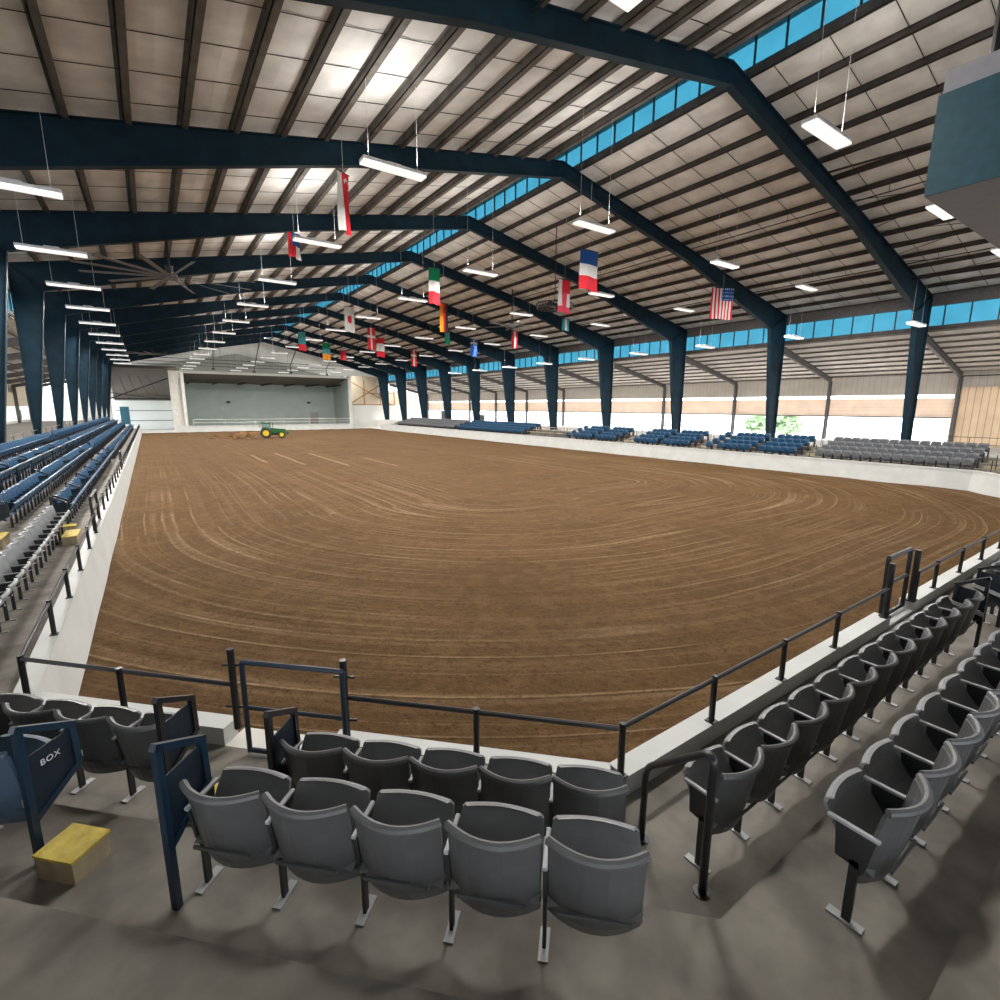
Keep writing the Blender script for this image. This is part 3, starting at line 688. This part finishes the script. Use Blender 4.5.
# corner rows (face (1,1))
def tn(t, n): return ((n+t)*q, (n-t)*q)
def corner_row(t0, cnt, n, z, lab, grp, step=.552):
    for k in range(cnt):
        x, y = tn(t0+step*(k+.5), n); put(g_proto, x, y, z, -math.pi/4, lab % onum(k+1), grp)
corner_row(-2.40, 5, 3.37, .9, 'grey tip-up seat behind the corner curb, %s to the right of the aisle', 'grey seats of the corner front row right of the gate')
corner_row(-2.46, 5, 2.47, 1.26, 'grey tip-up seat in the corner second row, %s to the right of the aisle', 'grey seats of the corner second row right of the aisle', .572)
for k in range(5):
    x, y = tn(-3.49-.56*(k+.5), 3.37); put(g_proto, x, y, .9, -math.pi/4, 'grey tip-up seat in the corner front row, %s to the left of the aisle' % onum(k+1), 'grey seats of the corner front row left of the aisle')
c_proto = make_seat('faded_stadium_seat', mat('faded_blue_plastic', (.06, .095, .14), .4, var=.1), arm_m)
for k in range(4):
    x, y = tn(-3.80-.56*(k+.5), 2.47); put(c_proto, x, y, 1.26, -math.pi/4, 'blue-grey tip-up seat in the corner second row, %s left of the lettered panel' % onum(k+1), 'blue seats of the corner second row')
# left stand (faces +X)
for k in range(17):
    put(l_proto, -2.30, 8.6+.555*k, .9, -math.pi/2, 'pale grey seat in the left front row, %s from its near end' % onum(k+1), 'pale grey seats in the left front row')
nb = 0; LROW = [(-2.35, .9), (-3.28, 1.26), (-4.2, 1.62), (-5.02, 1.98)]
far = MB()
def rot_add(dst, src, x, y, z, a):
    c_, s_ = math.cos(a), math.sin(a)
    o = len(dst.v); dst.v += [(x+c_*vx-s_*vy, y+s_*vx+c_*vy, z+vz) for vx, vy, vz in src.v]
    dst.f += [tuple(o+i for i in f) for f in src.f]; dst.mi += [dst.m(src.mats[i]) for i in src.mi]
sm_b = small_seat('b', blue_plastic)
for r_, (x, z) in enumerate(LROW):
    k = 0; ya = [19.1, 17.6, 17.2, 17.0][r_]
    y = ya; blk = 0
    while y < 94:
        if any(abs(y-g_) < .55 for g_ in (41, 62, 80)): y += .555; continue
        if k < 38:
            put(b_proto, x, y, z, -math.pi/2, 'blue seat in the %s row of the left stands, %s from its near end' % (orow(r_), onum(k+1)), 'blue seats in the left stands'); nb += 1
        else: rot_add(far, sm_b, x, y, z, -math.pi/2)
        k += 1; y += .555
        if k % 5 == 0 and r_ == 0: y += .12
# right stand (faces -X)
sg = small_seat('g', stand_plastic).build('grey_stand_seat'); sgb = sm_b.build('blue_stand_seat')
sgf = True; sbf = True
def rput(proto, flag_, x, y, z, label, group):
    e = proto if flag_ else proto.copy()
    if not flag_: COL.objects.link(e)
    e.location = (x, y, z); e.rotation_euler = (0, 0, math.pi/2); tag(e, label, 'seat', group)
blocks = [('g', 7.9, 16.2, 'near grey block'), ('b', 17.6, 24.9, 'nearest blue block'), ('b', 26.5, 33.4, 'second blue block'), ('b', 35.1, 42.2, 'third blue block'), ('B', 50.4, 67.0, ''), ('g', 68, 90, 'far grey block')]
for r_ in range(4):
    x = RX0+RP*r_+.50; z = RZ[r_]
    for kind, ya, yb, nm in blocks:
        shift = [0, .4, .8, 1.2][r_]*(.5 if kind in 'bB' else 0)
        k = 0; y = ya+.3
        while y < yb:
            gap = kind == 'b' and abs((y-ya) % 3.6-2.9) < .28
            if not gap:
                if kind == 'g': rput(sg, sgf, x, y, z, 'grey seat, %s of right stands, %s row, %s from near end' % (nm, orow(r_), onum(k+1)), 'grey seats in the right stands'); sgf = False
                elif kind == 'b': rput(sgb, sbf, x, y, z, 'blue seat, %s of right stands, %s row, %s from near end' % (nm, orow(r_), onum(k+1)), 'blue seats in the right stands'); sbf = False
                else: rot_add(far, sm_b, x, y, z, math.pi/2)
                k += 1
            y += .56
tag(far.build('distant_blue_seats'), 'mass of blue seats at the far ends of both stands', 'seats', None, 'stuff')

# ---- end panels
def end_panel(x, y, z, rz, label, frame=black_pipe, text=None, h=1.17, dy=0, grp='end panels of the seat rows'):
    e = empty('end_panel', (x, y, z), rz); tag(e, label, 'end panel', grp)
    w = .045; yb, yf = -.20+dy, .13+dy; hf = h-.20; zb_, zf_ = h-.72, h-.50
    mb = MB()
    mb.bar((0, yb, 0), (0, yb, h), w, w, frame); mb.bar((0, yb-w/2, h), (0, yf+w/2, hf), w, w, frame)
    mb.bar((0, yf, hf), (0, yf+.01, zf_), w, w, frame); mb.bar((0, yf+.03, zf_), (0, yb, zb_), w, w, frame); mb.build('tube_frame', e)
    mb = MB(); mb.prism([(-.006, yb, hf-.04), (-.006, yf, hf-.02), (-.006, yf, zf_), (-.006, yb, zb_)], (.012, 0, 0), navy_panel); mb.build('panel', e)
    mb = MB(); mb.prism([(-.035, yb-.02, zb_+.12), (-.035, yf+.06, zf_+.0), (-.035, yf+.06, zf_+.05), (-.035, yb-.02, zb_+.18)], (.028, 0, 0), arm_m); mb.build('armrest', e)
    if text:
        cu = bpy.data.curves.new('lettering', 'FONT'); cu.body = text; cu.size = .062; cu.extrude = .001; cu.align_x = 'CENTER'; cu.space_character = 1.1
        cu.materials.append(ink); t = as_mesh('lettering', cu); t.parent = e
        t.location = (.008, (yb+yf)/2, h-.36); t.rotation_euler = Matrix(((0, 0, 1), (1, 0, 0), (0, 1, 0))).to_euler(); t['label'] = 'white hand-painted lettering'
    return e
x, y = tn(-2.43, 3.37); end_panel(x, y, .9, -math.pi/4, 'dark end panel just in front of the blue corner gate')
x, y = tn(-3.44, 3.37); end_panel(x, y, .9, -math.pi/4, 'navy end panel beside the corner front row, left of the aisle')
x, y = tn(-2.52, 2.47); end_panel(x, y, 1.26, -math.pi/4, 'blue-framed end panel at the picture bottom, right of the aisle', blue_pipe)
x, y = tn(-3.72, 2.47); end_panel(x, y, 1.26, -math.pi/4, 'blue-framed end panel with white lettering, left of the aisle', blue_pipe, 'BOX', 1.06, .10)
end_panel(9.92, 1.85, .9, 0, 'navy end panel closing the near right front row', h=1.1)
end_panel(11.17, 1.85, .9, 0, 'navy end panel across the aisle beside the black gate', h=1.1)
for k, y in enumerate([18.55, 18.95, 21.8, 24.8, 27.7, 31.2, 35, 38.5]):
    end_panel(-2.35, y, .9, -math.pi/2, 'black box-seat divider in the left front row, %s from the near end' % onum(k+1), h=1.0, grp='dividers among the left blue seats')
for k, y in enumerate([16.9, 23.2, 29.2, 35.4]):
    end_panel(-3.28, y, 1.26, -math.pi/2, 'black box-seat divider in the left second row, %s from the near end' % onum(k+1), h=1.0, grp='dividers among the left blue seats')
for k, y in enumerate([19.8, 23.0, 26.2, 29.4, 33]):
    end_panel(-4.2, y, 1.62, -math.pi/2, 'black box-seat divider in the left third row, %s from the near end' % onum(k+1), h=1.0, grp='dividers among the left blue seats')

# ================================================================= RAILINGS AND GATES
def rail(pts_posts, zb, zt, label, zrail=None, skip=(), extra=(), post_r=.032, mt=black_pipe, rm=black_pipe, rr=.024, group=None):
    e = empty('guard_rail', (pts_posts[0][0], pts_posts[0][1], zb)); tag(e, label, 'guard rail', group)
    ox, oy = pts_posts[0][:2]
    P = [(p[0]-ox, p[1]-oy) for p in pts_posts]
    for ip, p in enumerate(P):
        if ip in skip: continue
        mb = MB(); mb.tube([(p[0], p[1], 0), (p[0], p[1], zt-zb)], post_r, mt, 10); mb.box(p[0]-.05, p[0]+.05, p[1]-.05, p[1]+.05, 0, .012, mt); mb.build('post', e)
    for z in [zrail or zt-.035] + list(extra):
        mb = MB(); mb.tube([(p[0], p[1], z-zb) for p in (P[0], P[-1])], rr, rm, 8); mb.build('rail', e)
    return e
RC = 5.9
left_posts = [(-1.50, 7.44)] + [(-1.50, y) for y in (9.44, 11.2, 13.0, 14.93, 16.75)]
rail(left_posts, 1.1, 1.64, 'black pipe rail on the left curb, from the corner to the first gate', 1.60)
rail([(-1.54, 18.7+1.78*k) for k in range(9)], 1.1, 1.64, 'black pipe rail on the left curb between the two left gates', 1.60)
rail([(-1.54, 34.6+1.78*k) for k in range(36)], 1.1, 1.64, 'black pipe rail on the far stretch of the left curb', 1.60)
rail([(-1.50, RC+1.54), (-.56, RC+.56), (.42, RC-.42)], 1.1, 1.64, 'black pipe rail on the corner curb, left of the blue gate', 1.60, (0, 2))
rail([(1.31, RC-1.31), (2.26, RC-2.26), (3.19, RC-3.19)], 1.1, 1.64, 'black pipe rail on the corner curb, right of the blue gate', 1.60, (0, 2))
rail([(3.24, 2.70), (4.68, 2.70), (6.18, 2.70), (7.68, 2.70), (9.50, 2.70)], 1.1, 1.64, 'black pipe rail on the near right curb before the black gate', 1.60)
rail([(10.85, 2.70), (11.9, 2.70), (13.5, 2.70), (15.1, 2.70), (16.7, 2.70), (18.3, 2.70), (19.9, 2.70), (21.5, 2.70)], 1.1, 1.64, 'black pipe rail on the near right curb beyond the black gate', 1.60)
# taller gate posts
for (x, y, lab) in ((.43, RC-.43, 'tall black post left of the blue corner gate'), (1.31, RC-1.31+.0, 'tall black post right of the blue corner gate')):
    e = empty('gate_post', (x, y, 1.1)); tag(e, lab, 'post', 'posts of the corner gate')
    mb = MB(); mb.tube([(0, 0, 0), (0, 0, .90)], .036, black_pipe, 10); mb.build('post', e)
    for z in (.25, .72): mb = MB(); mb.tube([(-.08, .06, z), (.09, -.07, z)], .014, black_pipe, 6); mb.build('hinge_pin', e)
def gate(a, b, zb, zt, label, mt, mids=(), r_=.026, base=0):
    e = empty('gate', (a[0], a[1], zb)); tag(e, label, 'gate'); d = Vector((b[0]-a[0], b[1]-a[1], 0)); h = zt-zb
    mb = MB(); mb.tube([(0, 0, 0), (0, 0, h)], r_, mt, 10); mb.tube([d, d+Vector((0, 0, h))], r_, mt, 10)
    mb.tube([(0, 0, h), d+Vector((0, 0, h))], r_, mt, 10); mb.tube([(0, 0, .02), d+Vector((0, 0, .02))], r_, mt, 10); mb.build('frame', e)
    for z in mids: mb = MB(); mb.tube([(0, 0, z), d+Vector((0, 0, z))], r_*.8, mt, 8); mb.build('mid_rail', e)
    return e
gate((.50, 5.25), (1.27, 4.50), .93, 1.93, 'blue tube gate standing in the corner curb gap', blue_pipe, (.50,))
gate((9.66, 2.80), (10.66, 2.80), 1.0, 2.05, 'black tube gate in the near right curb', black_pipe, (.58,), .035)
for (x, h, lab) in ((9.58, .9, 'stout black post left of the black gate'), (10.76, .93, 'stout black post right of the black gate')):
    mb = MB(); mb.tube([(0, 0, 0), (0, 0, h)], .048, black_pipe, 10); mb.box(-.07, .07, -.07, .07, 0, .012, black_pipe); tag(mb.build('gate_post', loc=(x, 2.72, 1.1)), lab, 'post', 'posts of the black gate')
gate((-1.54, 16.95), (-1.54, 18.5), 1.12, 2.02, 'black gate in the left curb by the first yellow step', black_pipe, (.5,), .035)
gate((-1.54, 33.1), (-1.54, 34.4), 1.12, 2.02, 'black gate farther along the left curb', black_pipe, (.5,), .035)
# stair hoop rail
e = empty('stair_handrail', (3.02, 2.26, .9)); tag(e, 'bent black pipe handrail at the picture bottom, beside the first grey seat', 'handrail')
A_, B_ = Vector((0, 0, 0)), Vector((-.31, -.74, .36)); h1, h2 = .68, 1.42
pts = [A_, A_+Vector((0, 0, h1-.10))]
dirv = (B_+Vector((0, 0, h2-.36)))-(A_+Vector((0, 0, h1)))
p0, p1 = A_+Vector((0, 0, h1)), B_+Vector((0, 0, h2-.36))
for k in range(1, 6):
    t = k/6; pts.append((p0+Vector((0, 0, -.10)))*(1-t)**2 + p0*2*t*(1-t) + (p0+dirv*.14)*t*t)
pts.append(p0+dirv*.14); pts.append(p1-dirv*.14)
for k in range(1, 6):
    t = k/6; pts.append((p1-dirv*.14)*(1-t)**2 + p1*2*t*(1-t) + (p1+Vector((0, 0, -.12)))*t*t)
pts += [p1+Vector((0, 0, -.12)), B_]
mb = MB(); mb.tube(pts, .027, black_pipe, 12); mb.build('pipe', e, smooth=True)
mb = MB(); mb.tube([(0, 0, 0), (0, 0, .012)], .06, black_pipe, 12); mb.build('foot_plate', e)
mb = MB(); mb.tube([B_, B_+Vector((0, 0, .012))], .06, black_pipe, 12); mb.build('foot_plate', e)
# rail along the left third row and top rails
rail([(-3.92, y) for y in [15.5+2.6*k for k in range(29)]], 1.62, 2.42, 'long blue pipe rail running between the left seat rows', 2.40, mt=blue_pipe, rm=blue_pipe, rr=.035, group='blue pipe rails in the left stands')
for k in range(5):
    rail([(-5.52, 24+14*k+2.3*i) for i in range(6)], 2.0, 3.05, 'grey pipe rail behind the top left row, %s length from the near end' % onum(k+1), 3.02, (), (2.55,), .022, steel_grey, steel_grey, .02, 'rails behind the left stands')
for k, (ya, yb) in enumerate([(2, 16), (17.4, 24.7), (26.6, 32), (52, 66)]):
    n = int((yb-ya)/2.4)+1
    rail([(41.72+.1, ya+(yb-ya)*i/n) for i in range(n+1)], 1.6, 2.72, 'thin dark rail behind the right stands, %s length from near end' % onum(k+1), 2.70, (), (2.25,), .02, dark_metal, dark_metal, .018, 'rails behind the right stands')
rail([(6.0+4.8*k, 100.85) for k in range(7)], 1.05, 2.1, 'white pipe rail on top of the far end wall', 2.08, (), (1.55,), .04, white_wall, white_wall, .035)

# ================================================================= STEPS
def step(x, y, z, rz, w, d, h, label, body=beige):
    e = empty('aisle_step', (x, y, z), rz); tag(e, label, 'step', 'wooden aisle steps')
    mb = MB(); mb.box(-w/2, w/2, -d/2, d/2, 0, h-.02, body); mb.build('block', e)
    mb = MB(); mb.box(-w/2-.01, w/2+.01, -d/2-.01, d/2+.01, h-.02, h, yellow); mb.build('painted_top', e)
x, y = tn(-3.25, 3.30); step(x, y, .9, -math.pi/4, .45, .26, .19, 'yellow-topped step in the corner aisle, lower one')
x, y = tn(-3.46, 2.40); step(x, y, 1.26, -math.pi/4, .30, .26, .19, 'yellow-topped step in the corner aisle, upper one at picture bottom')
step(-2.30, 18.3, .9, 0, .50, .30, .2, 'yellow wooden step between the pale grey and blue left seats')
step(-2.02, 16.9, .9, 0, .30, .9, .24, 'yellow wooden block in front of the pale grey row end')
step(-3.25, 15.6, 1.26, 0, .45, .8, .24, 'yellow wooden block behind the pale grey row')
step(-2.75, 24.0, .9, 0, .3, 1.4, .24, 'yellow wooden block behind the left front blue row')
step(-2.75, 32.5, .9, 0, .3, 1.6, .24, 'yellow wooden block farther along behind the left front row')
for k, (ya, yb) in enumerate([(16.45, 17.35), (25.1, 26.2), (33.6, 34.9), (7.0, 7.7)]):
    e = empty('stand_stairs', (0, (ya+yb)/2, 0)); w = (yb-ya)/2
    tag(e, 'yellowish wooden stairs in the right stands, %s from the near end' % onum([2, 3, 4, 1][k]), 'stairs', 'stairs through the right stands')
    for r_ in range(4): mb = MB(); mb.box(RX0+RP*r_-.28, RX0+RP*r_, -w, w, (RZ[r_-1] if r_ else .78), RZ[r_]-.12 if r_ else .92, beige); mb.build('tread', e)
    mb = MB(); mb.box(37.5, 37.9, -w, w, .78, 1.0, yellow); mb.build('tread', e)
    for r_ in range(4):
        mb = MB(); mb.tube([(RX0+RP*r_+.2, -w+.1, RZ[r_]), (RX0+RP*r_+.2, -w+.1, RZ[r_]+.85)], .025, dark_metal, 6); mb.build('rail_post', e)
# beige tables and folding chairs in the gap of the right stands
for r_ in range(3):
    for k in range(4):
        y = 43.2+1.75*k; x = RX0+RP*r_+.3
        e = empty('folding_table', (x, y, RZ[r_])); tag(e, 'beige folding table in the right stands gap, %s row, %s from near end' % (orow(r_), onum(k+1)), 'table', 'beige tables in the gap of the right stands')
        mb = MB(); mb.box(-.25, .25, -.7, .7, .68, .72, beige); mb.build('tabletop', e)
        for yy in (-.6, .6): mb = MB(); mb.bar((-.2, yy, 0), (-.2, yy, .68), .03, .03, steel_grey); mb.bar((.2, yy, 0), (.2, yy, .68), .03, .03, steel_grey); mb.build('leg', e)

# ================================================================= TRACTOR
e = empty('tractor', (13.3, 77.3, 0), R(-14)); e.scale = (.76, .76, .76); tag(e, 'green tractor with yellow wheel rims working near the far end', 'tractor')
def wheel(x, y, r_, w, nm='wheel'):
    wh = empty(nm, (x, y, r_)); wh.parent = e
    mb = MB(); n = 28; prof = [(r_*.58, -w/2), (r_*.9, -w/2), (r_, -w*.35), (r_, w*.35), (r_*.9, w/2), (r_*.58, w/2)]
    for i in range(n):
        a = 2*math.pi*i/n
        for rr, yy in prof: mb.v.append((rr*math.cos(a), yy, rr*math.sin(a)))
    mi = mb.m(tyre); m_ = len(prof)
    for i in range(n):
        for k in range(m_): mb.f.append((i*m_+k, i*m_+(k+1) % m_, ((i+1) % n)*m_+(k+1) % m_, ((i+1) % n)*m_+k)); mb.mi.append(mi)
    for i in range(18):
        a = 2*math.pi*i/18; mb.bar((r_*math.cos(a), -w*.48, r_*math.sin(a)), (r_*math.cos(a+.12), w*.48, r_*math.sin(a+.12)), .05, .06, tyre)
    mb.build('tyre', wh)
    mb = MB(); mb.tube([(0, -w*.38, 0), (0, w*.38, 0)], r_*.6, t_yel, 20); mb.tube([(0, -w*.42, 0), (0, w*.42, 0)], r_*.2, t_yel, 12); mb.build('rim', wh)
for yy in (-.95, .95): wheel(0, yy, .92, .5); wheel(2.65, yy*.9, .62, .38)
mb = MB()
mb.prism([(.7, -.38, .85), (3.35, -.38, .85), (3.45, -.38, 1.35), (3.3, -.38, 1.62), (.7, -.38, 1.85)], (0, .76, 0), t_green)
bevel(mb.build('hood', e), .06)
mb = MB(); mb.box(-.5, .8, -.35, .35, .55, 1.05, dark_metal); mb.box(.6, 3.3, -.22, .22, .5, .9, dark_metal); mb.box(2.5, 2.8, -.8, .8, .5, .65, dark_metal); mb.build('chassis', e)
for yy in (-1.2, .70):
    mb = MB(); mb.prism([(-.95, yy, 1.1), (-.7, yy, 1.75), (-.2, yy, 2.0), (.4, yy, 1.95), (.75, yy, 1.5), (.65, yy, 1.45), (.3, yy, 1.82), (-.2, yy, 1.88), (-.6, yy, 1.66), (-.85, yy, 1.1)], (0, .5, 0), t_green); mb.build('fender', e)
cab = MB()
for (x, y) in ((-.65, -.62), (-.65, .62), (.75, -.55), (.75, .55)): cab.bar((x, y, 1.1), (x*.93, y*.95, 2.72), .08, .08, dark_metal)
cabo = cab.build('cab', e)
mb = MB(); mb.box(-.62, .70, -.6, -.585, 1.2, 2.68, cab_glass); mb.box(-.62, .70, .585, .6, 1.2, 2.68, cab_glass); mb.box(.70, .715, -.55, .55, 1.8, 2.68, cab_glass); mb.box(-.63, -.615, -.58, .58, 1.2, 2.68, cab_glass); mb.build('cab_window', cabo)
mb = MB(); mb.box(-.85, .9, -.75, .75, 2.70, 2.86, t_green); bevel(mb.build('cab_roof', e), .05)
mb = MB(); mb.box(-.3, .2, -.25, .25, 1.1, 1.45, dark_metal); mb.box(-.35, -.25, -.25, .25, 1.45, 2.0, dark_metal); mb.build('driver_seat', e)
mb = MB(); mb.tube([(1.2, -.3, 1.7), (1.2, -.3, 2.75)], .05, dark_metal, 8); mb.build('exhaust_pipe', e)
mb = MB(); mb.box(3.45, 3.85, -.35, .35, .65, 1.15, t_green); mb.build('front_weight', e)
mb = MB(); mb.tube([(-.7, -.8, 2.1), (-1.0, -1.0, 2.1)], .03, dark_metal, 6); mb.box(-1.05, -.95, -1.15, -.9, 1.9, 2.35, dark_metal); mb.build('mirror', e)
h_ = empty('drag_harrow', (11.9, 77.7, 0), R(-14)); h_.scale = (.85, .85, 1.05); tag(h_, 'rusty brown drag harrow hitched behind the green tractor', 'harrow')
mb = MB(); mb.bar((-2.6, -1.5, .55), (-2.6, 1.5, .55), .12, .12, rust); mb.bar((-.8, -1.5, .6), (-.8, 1.5, .6), .12, .12, rust); mb.bar((-2.6, 0, .6), (1.4, 0, .75), .14, .14, rust); mb.bar((-.8, -1.4, .6), (1.2, 0, .7), .1, .1, rust); mb.bar((-.8, 1.4, .6), (1.2, 0, .7), .1, .1, rust)
mb.bar((-2.6, -1.4, .6), (-.8, -1.4, .6), .1, .1, rust); mb.bar((-2.6, 1.4, .6), (-.8, 1.4, .6), .1, .1, rust); mb.box(-2.2, -1.4, -.3, .3, .6, .8, rust); mb.build('frame', h_)
for k in range(7):
    y = -1.35+.45*k
    mb = MB()
    for x in (-2.6, -.8): mb.tube([(x, y, .55), (x-.22, y, .35), (x-.1, y, .02)], .03, rust, 6); mb.tube([(x-.25, y-.02, .25), (x-.25, y+.02, .25)], .24, rust, 14)
    mb.build('disc_tine', h_)
for k in range(3):
    mb = MB(); n = 14
    vs = [((1.1-.3*(i % 2)*random.random())*math.cos(2*math.pi*i/n)*(1.1-.2*k), .7*math.sin(2*math.pi*i/n), 0) for i in range(n)]+[(random.uniform(-.2, .2), 0, .62+.14*k)]
    mb.add(vs, [(i, (i+1) % n, n) for i in range(n)]+[tuple(range(n))[::-1]], dirt)
    o = mb.build('dirt_heap', loc=((7.3, 8.9, 10.9)[k], (78.9, 77.9, 76.0)[k], -.02)); tag(o, ['low brown dirt heap farthest left of the harrow', 'brown dirt heap between the harrow and the leftmost heap', 'brown dirt heap touching the rusty harrow'][k], 'dirt heap', 'dirt heaps beside the harrow')

# ================================================================= SMALL BACKGROUND THINGS
def tree(x, y, r_, h, label):
    e = empty('tree', (x, y, -.1)); tag(e, label, 'tree', 'trees outside the right wall')
    mb = MB(); mb.tube([(0, 0, 0), (.1, 0, h*.5), (0, .1, h*.8)], [.25, .18, .08], bark, 8); mb.build('trunk', e)
    mb = MB()
    for k in range(260):
        a, c_, rr = random.uniform(0, 6.28), random.uniform(-1, 1), r_*random.uniform(.55, 1)
        s_ = math.sqrt(1-c_*c_); p = Vector((rr*s_*math.cos(a), rr*s_*math.sin(a), h*.62+rr*c_*.8)); d = Vector((random.uniform(-1, 1), random.uniform(-1, 1), random.uniform(-1, 1))).normalized()*.55; t = d.cross(Vector((.3, .5, .8))).normalized()*.45
        mb.add([p-d, p+t, p+d, p-t+d*.2], [(0, 1, 2, 3)], leaf)
    mb.build('crown', e)
tree(66, 31.5, 1.7, 4.4, 'pale leafy tree outside, seen through the open right strip')
tree(70, 37.5, 1.5, 3.9, 'smaller pale tree outside, left of the other')
mb = MB(); mb.box(-15.18, -15.1, 95.8, 98.4, 2.5, 3.7, dark_metal); tag(mb.build('wall_grille'), 'small dark grille low on the cream wall behind left columns', 'grille')
mb = MB(); mb.box(27.0, 28.6, 107.35, 107.45, .51, 3.2, steel_grey); tag(mb.build('slatted_panel'), 'grey slatted panel standing right of the tractor at the far wall', 'panel')
for k, (x, z) in enumerate(((13.5, 5.2), (29.5, 5.2))):
    mb = MB(); mb.box(x-.35, x+.35, 117.8, 117.95, z-.2, z+.2, dark_metal); tag(mb.build('wall_box'), ['small dark box on the left of the pale green wall', 'small dark box on the right of the pale green wall'][k], 'wall box')
for k, (x, y) in enumerate(((45.0, 83), (46.5, 73))):
    mb = MB(); mb.box(x-.5, x+.5, y-.6, y+.6, 1.6, 3.7-k*.6, steel_grey); tag(bevel(mb.build('cabinet'), .05), ['tall grey cabinet behind the far right seats', 'grey cabinet beside the cream far wall'][k], 'cabinet')
cu = bpy.data.curves.new('wall_sign', 'FONT'); cu.body = 'AIDE'; cu.size = 1.4; cu.extrude = .02; cu.space_character = 1.4; cu.materials.append(dark_ink)
t = as_mesh('wall_sign', cu); t.location = (-15.15, 93.0, 6.1)
t.rotation_euler = Matrix(((0, 0, 1), (1, 0, 0), (0, 1, 0))).to_euler(); tag(t, 'dark lettering on the cream wall seen between the left columns', 'sign')
print('blue individuals', nb)
